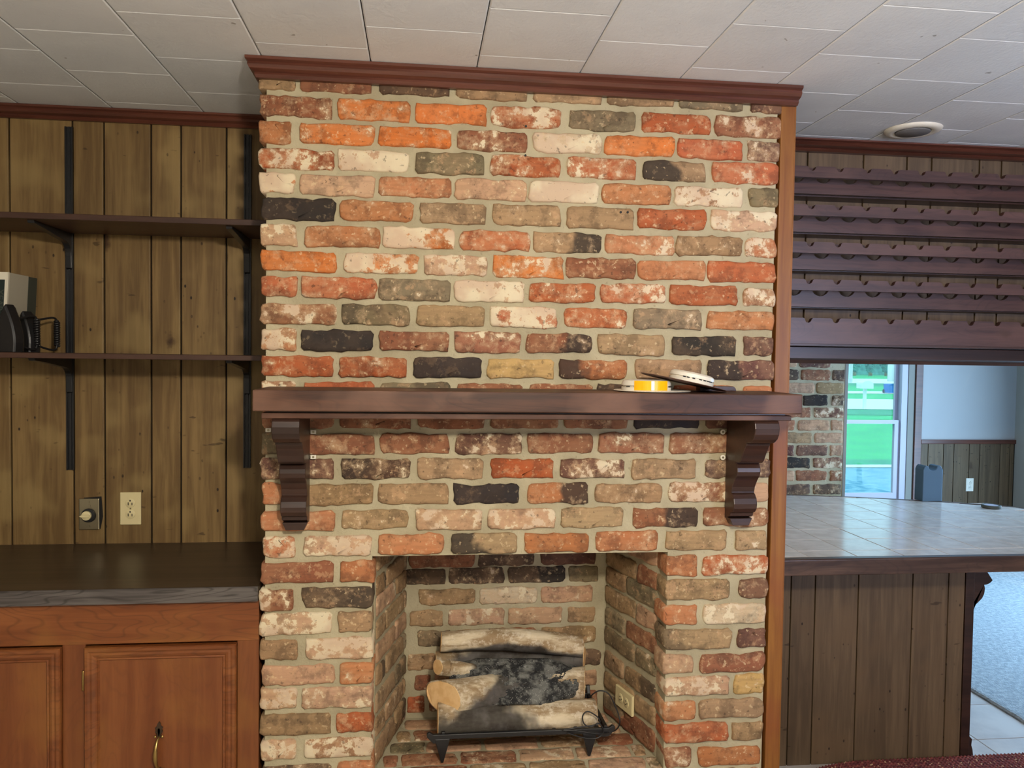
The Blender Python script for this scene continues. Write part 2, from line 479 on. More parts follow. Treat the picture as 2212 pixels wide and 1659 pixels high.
# large floor tiles seen beside the bar, carpet beyond them
TP = .325
xs = [2.832 + TP * i for i in range(-9, 1)]
for i in range(-5, 2):
    for j in range(-8, 5):
        x0 = 2.832 + TP * i - .0; y0 = .70 + TP * j
        x1 = min(x0 + TP, 3.147)
        if x1 - x0 < .05: continue
        box('tile', x0 + .002, x1 - .002, y0 + .002, y0 + TP - .002, -.008, 0, 'floor_tile', fl, .0015)
cp = mk('carpet', *(lambda N=60: ([(3.15 + .0, 0, 0)], []))(), 'carpet') if False else None
# carpet: pile edge rounded and slightly wavy
V = []; F = []; ny = 120
for j in range(ny + 1):
    y = .66 + (YF - .66) * j / ny
    wv = .006 * noise.noise(Vector((0, y * 20, 0)))
    for (x, z) in ((3.150 + wv, -.008), (3.148 + wv, .006), (3.156 + wv, .013), (3.17, .015), (XR, .015)):
        V.append((x, y, z))
for j in range(ny):
    for i in range(4): F.append((j * 5 + i, j * 5 + i + 1, j * 5 + 5 + i + 1, j * 5 + 5 + i))
cp = mk('carpet', V, F, 'carpet'); tag(cp, 'pale carpet with a bound edge beside the stone floor tiles', 'carpet')

# ceiling of 12 inch tiles, staggered by half a tile from column to column
ce = box('ceiling', XL, XR, YB, YF, H + .012, H + .06, 'groove', None, 0); tag(ce, kind='structure')
T12 = .3048
protoV = None
def ctile(x0, x1, y0, y1):
    g = .0016; b_ = .0035
    V = [(x0 + g, y0 + g, H + .012), (x1 - g, y0 + g, H + .012), (x1 - g, y1 - g, H + .012), (x0 + g, y1 - g, H + .012),
         (x0 + g, y0 + .0006, H + .002), (x1 - g, y0 + .0006, H + .002), (x1 - g, y1 - .0006, H + .002), (x0 + g, y1 - .0006, H + .002),
         (x0 + g + b_, y0 + b_, H), (x1 - g - b_, y0 + b_, H), (x1 - g - b_, y1 - b_, H), (x0 + g + b_, y1 - b_, H)]
    F = [(0, 1, 5, 4), (1, 2, 6, 5), (2, 3, 7, 6), (3, 0, 4, 7), (4, 5, 9, 8), (5, 6, 10, 9), (6, 7, 11, 10), (7, 4, 8, 11), (8, 9, 10, 11)]
    return V, F
rest = ([], [])
for k in range(-6, 17):
    x0 = -.298 + T12 * k; x1 = x0 + T12
    yj = (-.145 if (k % 2) else -.29 + .0)
    yj = -.147 if k % 2 else -.299
    # columns whose joints start at the whole grid are the odd ones
    for j in range(-12, 14):
        y0 = yj + T12 * j; y1 = y0 + T12
        if y0 < YB + .01 or y1 > YF: continue
        if x0 < XL or x1 > XR: continue
        V, F = ctile(x0, x1, y0, y1)
        if -1.3 < x0 < 3.2 and y0 > -1.6 and y1 < .95:
            mk('ceiling_tile', V, F, 'ceiling', ce)
        else:
            n = len(rest[0]); rest[0].extend(V); rest[1].extend([tuple(a + n for a in f) for f in F])
o_ = mk('ceiling_tile_field', rest[0], rest[1], 'ceiling', ce); o_['kind'] = 'stuff'

def planks(parent, grooves, y, z0, z1, mat, name='plank', th=.012, g=.0028, face=-1):
    for a, b in zip(grooves[:-1], grooves[1:]):
        ob = box(name, a + g, b - g, y, y + th, z0, z1, mat, parent, .0025)
wb = box('wall_back', XL, 1.59, WY + .012, WY + .07, 0, H, 'groove', None, 0); tag(wb, kind='structure')
planks(wb, [-1.98, -1.83, -1.62, -1.50, -1.27, -1.10, -.956, -.749, -.645, -.487, -.386, -.230, .0, .2], WY, .0, H - .01, 'panel')
for nm, q, mt in (('wall_left', (XL - .06, XL, YB, YF, 0, H), 'wall_beige'), ('wall_rear', (XL, XR, YB - .06, YB, 0, H), 'wall_beige')):
    tag(box(nm, *q, mt, None, 0), kind='structure')
# right wall with the glazed door opening (daylight source)
tag(boxes('wall_right', [(XR, XR + .06, YB, .55, 0, H), (XR, XR + .06, 2.75, YF, 0, H), (XR, XR + .06, .55, 2.75, 2.2, H)], 'wall_beige'), kind='structure')
dr = boxes('door_1', [(XR + .0, XR + .05, .55, .62, 0, 2.2), (XR, XR + .05, 2.68, 2.75, 0, 2.2), (XR, XR + .05, 1.6, 1.7, 0, 2.2), (XR, XR + .05, .62, 2.68, 2.12, 2.2), (XR, XR + .05, .62, 2.68, 0, .08)], 'trim_white')
tag(dr, kind='structure')
box('pane', XR + .03, XR + .034, .62, 1.6, .08, 2.12, 'glass', dr, 0)
box('pane', XR + .03, XR + .034, 1.7, 2.68, .08, 2.12, 'glass', dr, 0)

# header over the bar: a panelled board wall hung from the ceiling
HB = 1.592
wh = box('wall_header', 1.602, XR, WY + .012, WY + .09, HB, H, 'groove', None, 0); tag(wh, kind='structure')
gr = [1.602, 1.80, 1.943, 2.172, 2.353, 2.457, 2.660, 2.755, 2.96, 3.06, 3.29, 3.47, 3.58, 3.78, 3.88, 4.1, 4.3, 4.5, 4.7, 4.9, 5.1, 5.3, 5.5, 5.65]
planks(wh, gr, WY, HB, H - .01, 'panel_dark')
# chimney side wall running back from the corner trim
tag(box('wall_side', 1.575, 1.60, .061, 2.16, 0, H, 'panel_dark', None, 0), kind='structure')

# ------------------------------------------------------------------ mouldings
def crown_prof(y, z, p, h, s=-1):
    # y = wall plane, projects towards -y by p, drops by h
    return [(y, z), (y + s * p, z), (y + s * p, z - .16 * h), (y + s * p * .80, z - .26 * h), (y + s * p * .86, z - .42 * h), (y + s * p * .74, z - .60 * h),
            (y + s * p * .40, z - .72 * h), (y + s * p * .44, z - .84 * h), (y + s * p * .30, z - 1.0 * h), (y, z - h)]
o_ = prism('trim_1', crown_prof(WY, H - .001, .046, .040), 'x', XL, -.003, 'moulding'); tag(o_, kind='structure')
o_ = prism('trim_2', crown_prof(WY, H - .001, .085, .034), 'x', 1.625, XR - .001, 'moulding'); tag(o_, kind='structure')
# chimney crown: front run with a mitred return on the left
pf = crown_prof(-.004, H - .001, .05, .05)
V = []; n = len(pf)
for (yy, zz) in pf:                       # left mitre line: x follows the projection
    V.append((-.001 + (yy + .004) * .72, yy, zz))
for (yy, zz) in pf: V.append((1.612, yy, zz))
F = [tuple(range(n)), tuple(range(n, 2 * n))[::-1]] + [(i, n + i, n + (i + 1) % n, (i + 1) % n) for i in range(n)]
o_ = mk('trim_3', V, F, 'moulding'); tag(o_, kind='structure')
V = []
for (yy, zz) in pf: V.append((-.001 + (yy + .004) * .72, yy, zz))
for (yy, zz) in pf: V.append((-.001 + (yy + .004) * .72, WY - .001, zz))
F = [tuple(range(n))[::-1], tuple(range(n, 2 * n))] + [((i + 1) % n, n + (i + 1) % n, n + i, i) for i in range(n)]
o_ = mk('trim_4', V, F, 'moulding'); tag(o_, kind='structure')
# upright corner trim closing the brickwork on the right
o_ = prism('trim_5', [(1.568, .0), (1.612, -.004), (1.613, .06), (1.568, .06)], 'z', 0, H - .049, 'corner_trim', None, .002); tag(o_, kind='structure')
o_ = prism('trim_7', [(1.612, .002), (1.618, .002), (1.618, .06), (1.612, .06)], 'z', 0, H - .002, 'corner_trim', None, .001); tag(o_, kind='structure')

# ------------------------------------------------------------------ fireplace
fp = thing('brick_fireplace', (.78, 0, 0), 'floor-to-ceiling fireplace breast of old reclaimed bricks, orange, tan, whitewashed and black', 'fireplace')
OX0, OX1, OZ0, OZ1 = .331, 1.230, .31, .992
MY = .0100
boxes('mortar', [(.012, OX0 - .007, MY, WY + .01, 0, H), (OX1 + .007, 1.560, MY, WY + .01, 0, H), (OX0 - .007, OX1 + .007, MY, .10, OZ1 + .006, H),
                 (OX0 - .007, OX1 + .007, MY, WY + .01, 0, OZ0 - .006)], 'mortar', fp)
rows = {  # centre height in the photo at the left and right end, then bricks: x0 x1 colour whitewash scorch
 1: (166, 216, '559 635 T .2;646 802 r .35;821 973 D .2;988 1138 T .25 .3;1153 1300 T .35;1314 1459 T .25;1469 1608 G .25;1625 1690 M .3'),
 2: (228, 273, '559 717 r .45;729 886 O .5;896 1052 O .12;1060 1214 R .62;1229 1375 G .15;1389 1537 R .3;1547 1689 r .45'),
 3: (285, 325, '559 628 Q .4;647 807 O .42;816 977 O .36;986 1140 r .5;1151 1300 L .8;1307 1456 O .2;1466 1605 R .35;1618 1686 M .6'),
 4: (341, 374, '558 722 R .6;730 883 P .92;896 1047 G .25;1060 1212 R .6;1226 1375 R .55;1388 1525 T .2 -1;1540 1684 R .35'),
 5: (395, 427, '560 637 O .85;646 808 P .35;817 976 Q .45;982 1136 P .4;1143 1293 r .88;1301 1451 Q .3;1459 1606 r .8;1618 1682 G .15'),
 6: (451, 478, '563 723 K .05;734 894 Q .4;907 1050 T .2;1066 1211 T .35;1224 1368 T .15;1379 1525 R .25;1538 1680 P .65'),
 7: (506, 535, '563 639 P .7;657 820 Q .4;825 984 O .8;995 1146 R .45;1153 1300 T .3 1;1307 1459 Q .6;1463 1605 T .3;1611 1680 R .6'),
 8: (563, 588, '563 727 O .28;743 903 O .75;916 1053 P .7;1066 1218 O .55;1224 1372 r .3;1379 1524 Q .3;1531 1677 R .3'),
 9: (620, 640, '563 642 R .42;651 812 R .48;819 973 G .4;981 1132 P .85;1142 1289 R .45;1297 1440 R .5;1447 1595 R .25;1608 1676 r .72'),
 10: (677, 693, '562 727 r .58;737 886 G .4 -.5;900 1047 T .25;1058 1204 R .8;1220 1355 R .5;1368 1515 G .3;1530 1674 Q .4'),
 11: (733, 748, '563 639 Q .65;650 807 K .05;820 970 r .35;982 1125 r .5;1136 1279 r .35 1;1292 1437 T .3;1452 1590 K .12;1608 1673 M .3'),
 12: (791, 801, '563 719 R .38;731 879 R .35;893 1041 K .03;1054 1197 Y .15;1209 1355 Q .2 -1;1373 1517 T .2;1531 1673 M .3 -1'),
 13: (846, 853, '563 638 r .72;654 807 R .2;820 972 G .15 .6;987 1129 r .3;1143 1279 r .3;1290 1440 D .1;1455 1590 R .2;1606 1670 Q .2'),
 14: (905, 906, '564 722 r .3;733 889 r .3;900 1049 r .2;1060 1209 r .25;1219 1357 r .2;1370 1512 K .05;1527 1668 M .2'),
 15: (959, 958, '564 640 G .4;652 810 r .4;822 971 r .25;984 1129 M .55;1140 1281 r .3;1293 1434 r .45;1447 1592 r .4;1604 1666 r .3'),
 16: (1013, 1013, '564 721 M .45;738 886 D .45 -.6;902 1043 T .35;1060 1195 R .2;1210 1350 M .55;1366 1505 T .3;1524 1664 D .35'),
 17: (1069, 1064, '565 641 Q .35;655 808 T .25;817 968 T .3;981 1123 K .05;1140 1270 Q .3 1;1286 1430 T .3;1446 1590 r .6;1601 1662 P .35'),
 18: (1126, 1117, '564 722 Q .35;738 882 T .35;898 1040 P .55;1055 1200 P .65;1212 1347 T .25;1370 1508 r .3 1;1522 1661 r .5'),
 19: (1181, 1167, '567 636 R .65;655 803 P .75;817 957 Q .3;974 1118 T .15 -1;1135 1273 Q .15;1289 1422 Q .3;1440 1572 T .15;1590 1657 T .35'),
 20: (1238, 1221, '563 720 r .2;734 806 Q .2;1440 1505 Q .3;1517 1658 R .6'),
 21: (1297, 1272, '562 632 r .6;651 805 D .2 .5;1437 1577 T .25;1598 1659 M .2'),
 22: (1350, 1326, '562 716 P .66;732 805 T .3;1434 1505 Q .3;1522 1655 L .6'),
 23: (1405, 1378, '562 641 T .3;660 807 P .72;1434 1580 T .2 -.6;1593 1656 M .3'),
 24: (1460, 1432, '565 723 P .2;733 807 Q .4;1432 1499 P .35;1514 1652 r .25'),
 25: (1512, 1479, '562 640 P .7;651 804 P .66;1434 1577 P .7;1587 1651 Y .3'),
 26: (1568, 1530, '562 716 T .15;726 804 R .35;1434 1504 Q .35;1511 1651 T .2'),
 27: (1622, 1580, '562 638 P .68;654 804 r .72;1434 1574 R .4;1582 1648 T .2'),
 28: (1677, 1632, '563 715 D .5;730 806 Q .35;1436 1494 r .45;1510 1644 Q .3'),
}
prev_z = None
for r_, (yl, yr, txt) in rows.items():
    A = aty(602, yl, 0); B = aty(1630, yr, 0)
    h = .0605
    for s_ in txt.split(';'):
        q = s_.split(); x0, x1 = float(q[0]), float(q[1])
        wh_ = float(q[3]); so = float(q[4]) if len(q) > 4 else 0
        py = yl + (yr - yl) * ((x0 + x1) / 2 - 602) / 1028
        a = aty(x0, py, 0); b = aty(x1, py, 0)
        hz = h + random.uniform(-.003, .0035); cz = (a.z + b.z) / 2 + random.uniform(-.0015, .0015)
        if r_ == 1:
            top = H - .03; bot = cz - h / 2 - .004; hz = top - bot; cz = (top + bot) / 2
        if r_ in (13, 14): hz = .058
        jut = random.uniform(-.003, .002)
        ends = (x0 < 570 or x1 > 1640)
        cxm = (a.x + b.x) / 2
        bd = .095
        brick(cxm, jut, cz, b.x - a.x, hz, bd, q[2], wh_, so, fp, tilt=random.uniform(-.006, .006))
# courses below the frame, down to the floor
zz = aty(602, 1677, 0).z
k = 0
while zz > .10:
    zz -= .0763; k += 1
    pat = [0, .075, .225, .331] if k % 2 else [0, .155, .331]
    for side in (0, 1):
        for a, b in zip(pat[:-1], pat[1:]):
            x0, x1 = (a, b) if side == 0 else (1.5646 - b, 1.5646 - a)
            brick((x0 + x1) / 2, random.uniform(-.003, .002), zz, x1 - x0 - .013, .0605, .095, random.choice('PTQrRD'), random.uniform(.2, .7), 0, fp)
    if zz < OZ0 - .035:
        x = OX0 + (.0 if k % 2 else -.0)
        xs_ = [OX0 + .0, OX0 + .225, OX0 + .45, OX0 + .675, OX1] if k % 2 else [OX0, OX0 + .11, OX0 + .335, OX0 + .56, OX0 + .785, OX1]
        for a, b in zip(xs_[:-1], xs_[1:]): brick((a + b) / 2, 0, zz, b - a - .013, .0605, .095, random.choice('PTQrR'), random.uniform(.2, .6), 0, fp)

# firebox
BY = .432
fb = thing('firebox', (.78, .2, OZ0), None, None); fb.parent = fp; fb.location = wl(fb) - wl(fp)
LF, LB = (OX0 + .005, .09), (.425, BY)
RF, RB = (OX1 - .0, .09), (1.136, BY)
mz0, mz1 = OZ0 - .01, 1.25
def slab(name, p, q, th, z0, z1, mat, parent):
    d = Vector((q[0] - p[0], q[1] - p[1])).normalized(); n = Vector((-d.y, d.x)) * th
    return prism(name, [p, q, (q[0] + n.x, q[1] + n.y), (p[0] + n.x, p[1] + n.y)], 'z', z0, z1, mat, parent)
slab('mortar', (LF[0] - .006, LF[1]), (LB[0] - .006, LB[1] + .02), .03, mz0, mz1, 'mortar', fb)
slab('mortar', (RB[0] + .006, RB[1] + .02), (RF[0] + .006, RF[1]), .03, mz0, mz1, 'mortar', fb)
box('mortar', .38, 1.19, BY + .006, BY + .04, mz0, mz1, 'mortar', fb, 0)
box('mortar', OX0, OX1, .0, BY + .02, OZ0 - .03, OZ0 - .005, 'mortar', fb, 0)
# back wall courses read off the photo
back = [(1207, '885 1025 r .1;1035 1155 D .2;1168 1286 M .1'), (1245, '875 962 D .1;970 1089 D .45;1098 1220 D .3 1;1229 1293 G .2'),  # top courses take darker brick colours, with the lintel shadow coloured in
        (1289, '903 1027 T .35;1036 1161 L .6;1169 1280 P .35'), (1335, '884 956 T .25;967 1090 P .6;1098 1214 P .45;1225 1286 T .3'),
        (1378, '902 975 G .3 .5;984 1040 T .3;1050 1157 r .3;1169 1286 T .3'), (1429, '881 940 T .4;950 1070 P .3;1080 1190 r .3;1200 1249 T .3;1258 1298 D .2'),
        (1474, '894 930 r .35;940 1060 P .3;1070 1190 T .3;1202 1290 P .35'), (1519, '880 916 R .2;928 1045 r .3;1055 1175 P .3;1187 1290 r .3')]
bz = []
for py, txt in back:
    zc = aty(1000, py - 0, BY).z; bz.append(zc)
    for s_ in txt.split(';'):
        q = s_.split(); a = aty(float(q[0]), py, BY); b = aty(float(q[1]), py, BY)
        brick((a.x + b.x) / 2, BY + random.uniform(-.003, .002), zc, b.x - a.x, .059, .03, q[2], float(q[3]), float(q[4]) if len(q) > 4 else 0, fb)
zlist = [bz[0] + .0763 * 2, bz[0] + .0763] + bz + [bz[-1] - .0763]
# side walls
def sidewall(p, q, flip, pats):
    p = Vector((*p, 0)); q = Vector((*q, 0)); d = (q - p); L = d.length; d.normalize()
    ang = math.atan2(d.y, d.x)
    for i, z in enumerate(zlist):
        if z - .03 < OZ0: z = OZ0 + .022; hh_ = .04
        else: hh_ = .0605
        cuts = pats[i % len(pats)]
        for a, b in zip(cuts[:-1], cuts[1:]):
            a2, b2 = a * L, b * L
            c_ = p + d * ((a2 + b2) / 2)
            cd = random.choice('TPTTPGT' if not flip else 'PTTPGTr'); 
            so = .8 if random.random() < .12 else 0
            brick(c_.x, c_.y, z, b2 - a2 - .011, hh_, .025, cd, random.uniform(.15, .45), so, fb, ang=ang)
sidewall(LF, LB, False, [(0, .30, .90, 1.0), (0, .62, 1.0)])
sidewall((RB[0], RB[1]), (RF[0], RF[1]), True, [(0, .62, 1.0), (0, .42, 1.0)])
# brick returns of the right jamb (dark, sooty inner faces)
for i, z in enumerate(zlist + [zlist[-1] - .0763]):
    pass
# floor pavers of the firebox
yy = BY - .01; k = 0
while yy > .001:
    y1 = max(yy - .082, -.004); k += 1
    tt = (BY - (yy + y1) / 2) / (BY - .09)
    xl = .425 - .085 * tt; xr = 1.136 + .094 * tt
    if yy < .09: xl, xr = OX0 + .012, OX1 - .012
    x = xl - (random.uniform(.02, .10) if k % 2 else .12 + random.uniform(0, .04))
    while x < xr - .02:
        x1 = x + .19
        a, b = max(x, xl), min(x1, xr)
        if b - a > .03:
            brick((a + b) / 2, (yy + y1) / 2, OZ0, b - a - .011, yy - y1 - .010, .02, random.choice('PTPrTPG'), random.uniform(.2, .6), 0, fb, rx=-PI / 2)
        x = x1
    yy = y1
# damper / smoke shelf closing the top of the firebox
box('smoke_chamber', OX0, OX1, .10, WY, 1.25, 1.27, 'ash', fb, 0)
# small anchor holes drilled in the face
for (px, py) in ((1136, 273), (1135, 336), (1340, 459), (1355, 459)):
    p = aty(px, py, 0); lathe('anchor_hole', [(.0035, 0), (.0035, .002)], (p.x, -.004 + (.004 if px < 1200 else 0), p.z), 'dark_slot', fp, (0, -1, 0), 12)

# ------------------------------------------------------------------ mantel shelf with two scrolled corbels
ms = thing('mantel_shelf', (.79, -.08, 1.44), 'reddish-brown stained wooden mantel board on two scrolled corbels across the brickwork', 'mantel')
MF = -.235
box('shelf_board', .023, 1.545, MF, .0, 1.449, 1.5055, 'mantel', ms, .003)
box('shelf_moulding', .042, 1.5225, MF + .02, .0, 1.4285, 1.4435, 'mantel', ms, .002)
box('shelf_core', .055, 1.510, MF + .035, .0, 1.443, 1.4495, 'mantel_dark', ms, 0)
def scroll(x0, x1):
    P = [(0, 1.4285), (-.205, 1.4285), (-.212, 1.420), (-.2155, 1.405), (-.213, 1.388), (-.203, 1.373), (-.185, 1.362), (-.156, 1.357), (-.152, 1.349),
         (-.142, 1.338), (-.127, 1.318), (-.115, 1.299), (-.106, 1.293), (-.080, 1.291), (-.086, 1.284), (-.0925, 1.275), (-.094, 1.263), (-.088, 1.250),
         (-.070, 1.232), (-.056, 1.212), (-.050, 1.194), (-.060, 1.189), (-.070, 1.178), (-.0745, 1.162), (-.072, 1.148), (-.062, 1.136), (-.048, 1.131), (-.045, 1.120), (0, 1.106)]
    ob = prism('corbel', P, 'x', x0, x1, 'mantel_dark', ms)
    bev(ob, .0025, 2); ob['label'] = 'scrolled dark corbel'
    prism('corbel_foot', [(x0 + .001, 1.112), (x0 + .011, 1.090), (x1 - .011, 1.090), (x1 - .001, 1.112)], 'y', -.042, .0, 'mantel_dark', ms, .001)
scroll(.068, .141); scroll(1.4145, 1.4885)
for px, py in ((677, 933), (677, 987), (580, 929)):
    p = aty(px, py, -.004)
    box('fixing_tab', p.x - .008, p.x + .008, -.008, -.002, p.z - .006, p.z + .006, 'white_plastic', ms, .001)
    lathe('fixing_screw', [(.0035, 0), (.003, .001)], (p.x, -.008, p.z), 'steel', ms, (0, -1, 0), 12)
for px, py in ((1561, 933), (1561, 988)):
    p = aty(px, py, -.004)
    lathe('fixing_washer', [(.008, 0), (.008, .003), (.006, .004)], (p.x, -.004, p.z), 'white_plastic', ms, (0, -1, 0), 18)
    lathe('fixing_screw', [(.0035, 0), (.003, .0012)], (p.x, -.008, p.z), 'steel', ms, (0, -1, 0), 12)

# ------------------------------------------------------------------ smoke alarms on the mantel
MZ = 1.506
AX, AY_ = 1.1135, -.140
a1 = thing('smoke_alarm', (AX, AY_, MZ), 'white round smoke alarm lying flat with a bright orange label on its rim', 'smoke alarm', 'smoke alarms on the mantel')
lathe('base_plate', [(.080, 0), (.109, .001), (.112, .003), (.108, .0045), (.0, .0045)], (1.137, -.120, MZ), 'white_plastic', a1, seg=56)
AR = .071
lathe('housing', [(AR, .0), (AR + .0005, .009), (AR - .004, .010), (AR - .004, .013), (AR + .0005, .014), (AR - .001, .022), (AR - .006, .028), (.050, .0305), (0, .0305)], (AX, AY_, MZ + .0045), 'white_plastic', a1, seg=56)
def wrap(name, r_, a0, a1_, z0, z1, mat, n_=20):
    V = []; F = []
    for i in range(n_ + 1):
        a = math.radians(-90 + a0 + (a1_ - a0) * i / n_)
        for z in (z0, z1): V.append((AX + r_ * math.cos(a), AY_ + r_ * math.sin(a), z))
    for i in range(n_): F.append((2 * i, 2 * i + 2, 2 * i + 3, 2 * i + 1))
    o = mk(name, V, F, mat, a1); sm = o.modifiers.new('solid', 'SOLIDIFY'); sm.thickness = .0006; sm.offset = 1
    return o
wrap('orange_label', AR + .002, -43, 38, MZ + .006, MZ + .033, 'label_orange')['label'] = 'glossy orange label'
wrap('label_seam', AR + .003, -5, 2, MZ + .0065, MZ + .0325, 'label_white', 4)
for a in (-152, -34, -28):
    aa = math.radians(a)
    box('vent_slot', AX + AR * math.cos(aa) - .005, AX + AR * math.cos(aa) + .005, AY_ + AR * math.sin(aa) - .002, AY_ + AR * math.sin(aa) + .002, MZ + .0150, MZ + .0170, 'dark_slot', a1, 0)
# second alarm tilted on a broad thin disc whose left side rests on the first
cA = aty(1388, 806, -.125); cB = aty(1567, 846, -.125)
mid = (cA + cB) / 2; dv = (cB - cA); tl = math.atan2(dv.z, dv.x)
nx = Vector((-math.sin(tl), 0, math.cos(tl)))
R2 = dv.length / 2
mid = Vector((mid.x, -.118, mid.z + .001))
a2 = thing('smoke_alarm', mid, 'white round smoke alarm tilted on a thin brown disc leaning on the first alarm', 'smoke alarm', 'smoke alarms on the mantel')
o2 = lathe('mounting_disc', [(.02, -.003), (R2 * .96, -.002), (R2, 0), (R2 * .99, .0012), (.0, .0012)], mid, 'disc_brown', a2, nx, 56)
o2['label'] = 'thin brown mounting disc'; o2.scale = (1, .85, 1)
hc = mid + Vector((math.cos(tl), 0, math.sin(tl))) * .022 + nx * .0015
lathe('housing', [(.064, 0), (.066, .011), (.062, .0115), (.062, .0145), (.066, .015), (.064, .025), (.056, .030), (.02, .032), (0, .032)], hc, 'white_plastic', a2, nx, 56)
for a in (-128, -118, -104, -86, -74, -62, -52):
    aa = math.radians(a); loc = hc + Vector((math.cos(tl), 0, math.sin(tl))) * (.0655 * math.cos(aa)) + Vector((0, .0655 * math.sin(aa), 0)) + nx * .013
    box('vent_slot', loc.x - .004, loc.x + .004, loc.y - .001, loc.y + .001, loc.z - .0014, loc.z + .0014, 'dark_slot', a2, 0).rotation_euler = (0, -tl, 0)
p = aty(1535, 840, -.03)
o_ = prism('picture_frame', [(p.x, MZ), (p.x + .075, MZ), (p.x + .072, MZ + .008), (p.x + .066, MZ + .014), (p.x - .04, MZ + .014), (p.x - .04, MZ)], 'y', -.05, -.012, 'mantel_dark', None, .001)
tag(o_, 'small dark wooden block lying behind the tilted alarm on the mantel', 'block')

# ------------------------------------------------------------------ alcove: shelves on slotted rails, counter and cabinet
SF = .25
def rail(x, zb, label):
    o_ = thing('shelf_rail', (x, WY, zb), label, 'shelf rail', 'slotted shelf rails')
    boxes('channel', [(x - .0125, x - .0085, WY - .011, WY - .0, zb, H - .062), (x + .0085, x + .0125, WY - .011, WY, zb, H - .062),
                      (x - .0125, x + .0125, WY - .004, WY, zb, H - .062), (x - .0035, x + .0035, WY - .008, WY, zb, H - .062)], 'rail_black', o_)
    return o_
rl = rail(-.757, 1.182, 'long black slotted shelf rail on the panelling, left of the two')
rr_ = rail(-.155, 1.188, 'long black slotted shelf rail close to the brickwork, half in shadow')
def bracket(x, zt, parent):
    P = [(WY - .004, zt), (SF + .03, zt), (SF + .035, zt - .008), (SF + .12, zt - .016), (SF + .20, zt - .026)]
    for i in range(7):
        a = math.radians(90 - 90 * i / 6)
        P.append((WY - .062 + .045 * math.cos(a), zt - .077 + .045 * math.sin(a)))
    P += [(WY - .016, zt - .12), (WY - .004, zt - .125)]
    return prism('bracket', P, 'x', x - .010, x + .010, 'rail_black', parent, .001)
for zt in (2.009, 1.5765):
    bracket(-.757, zt, rl); bracket(-.155, zt, rr_)
s1 = box('wall_shelf', XL + .01, -.012, SF, WY - .012, 2.009, 2.028, 'shelf', None, .002)
tag(s1, 'upper dark brown wooden shelf board on black brackets, empty', 'shelf')
s2 = box('wall_shelf', XL + .01, -.012, SF, WY - .012, 1.5768, 1.594, 'shelf', None, .002)
tag(s2, 'lower dark brown wooden shelf board carrying the book box and flat irons', 'shelf')
ZC = .918
ct = box('countertop', XL + .01, -.006, -.004, WY - .001, ZC - .044, ZC, 'counter_top', None, .0015)
tag(ct, 'dark brown wood-grain countertop over the cabinets left of the fireplace', 'countertop')
box('front_edge', XL + .01, -.006, -.0065, -.004, ZC - .0445, ZC - .0005, 'counter_edge', ct, 0)['label'] = 'greyish wood-grain edge strip'
cb = thing('base_cabinet', (-.6, .3, 0), 'orange-brown wooden base cabinet with moulded doors below the dark countertop', 'cabinet')
FY = .012
dl = [(-.492, -.068), (-.980, -.557), (-1.468, -1.045), (-1.95, -1.53)]
box('top_rail', XL + .01, -.006, FY, FY + .02, .752, ZC - .045, 'cabinet', cb, .001)
box('bottom_rail', XL + .01, -.006, FY, FY + .02, .0, .14, 'cabinet', cb, .001)
for a, b in ((-.067, -.006), (-.556, -.493), (-1.044, -.981), (-1.53, -1.469), (XL + .01, -1.951)):
    box('stile', a, b, FY + .0003, FY + .0195, .14, .752, 'cabinet_v', cb, .0)
box('carcass', XL + .01, -.008, FY + .02, WY - .002, 0, ZC - .046, 'cabinet_v', cb, 0)
def frame_ring(name, x0, x1, z0, z1, prof, mat, parent):
    """mitred moulding: prof = list of (inset, y)"""
    V = []; F = []
    for (s_, y) in prof:
        V += [(x0 + s_, y, z0 + s_), (x1 - s_, y, z0 + s_), (x1 - s_, y, z1 - s_), (x0 + s_, y, z1 - s_)]
    for j in range(len(prof) - 1):
        for i in range(4):
            k = (i + 1) % 4; F.append((4 * j + i, 4 * j + k, 4 * j + 4 + k, 4 * j + 4 + i))
    return mk(name, V, F, mat, parent)
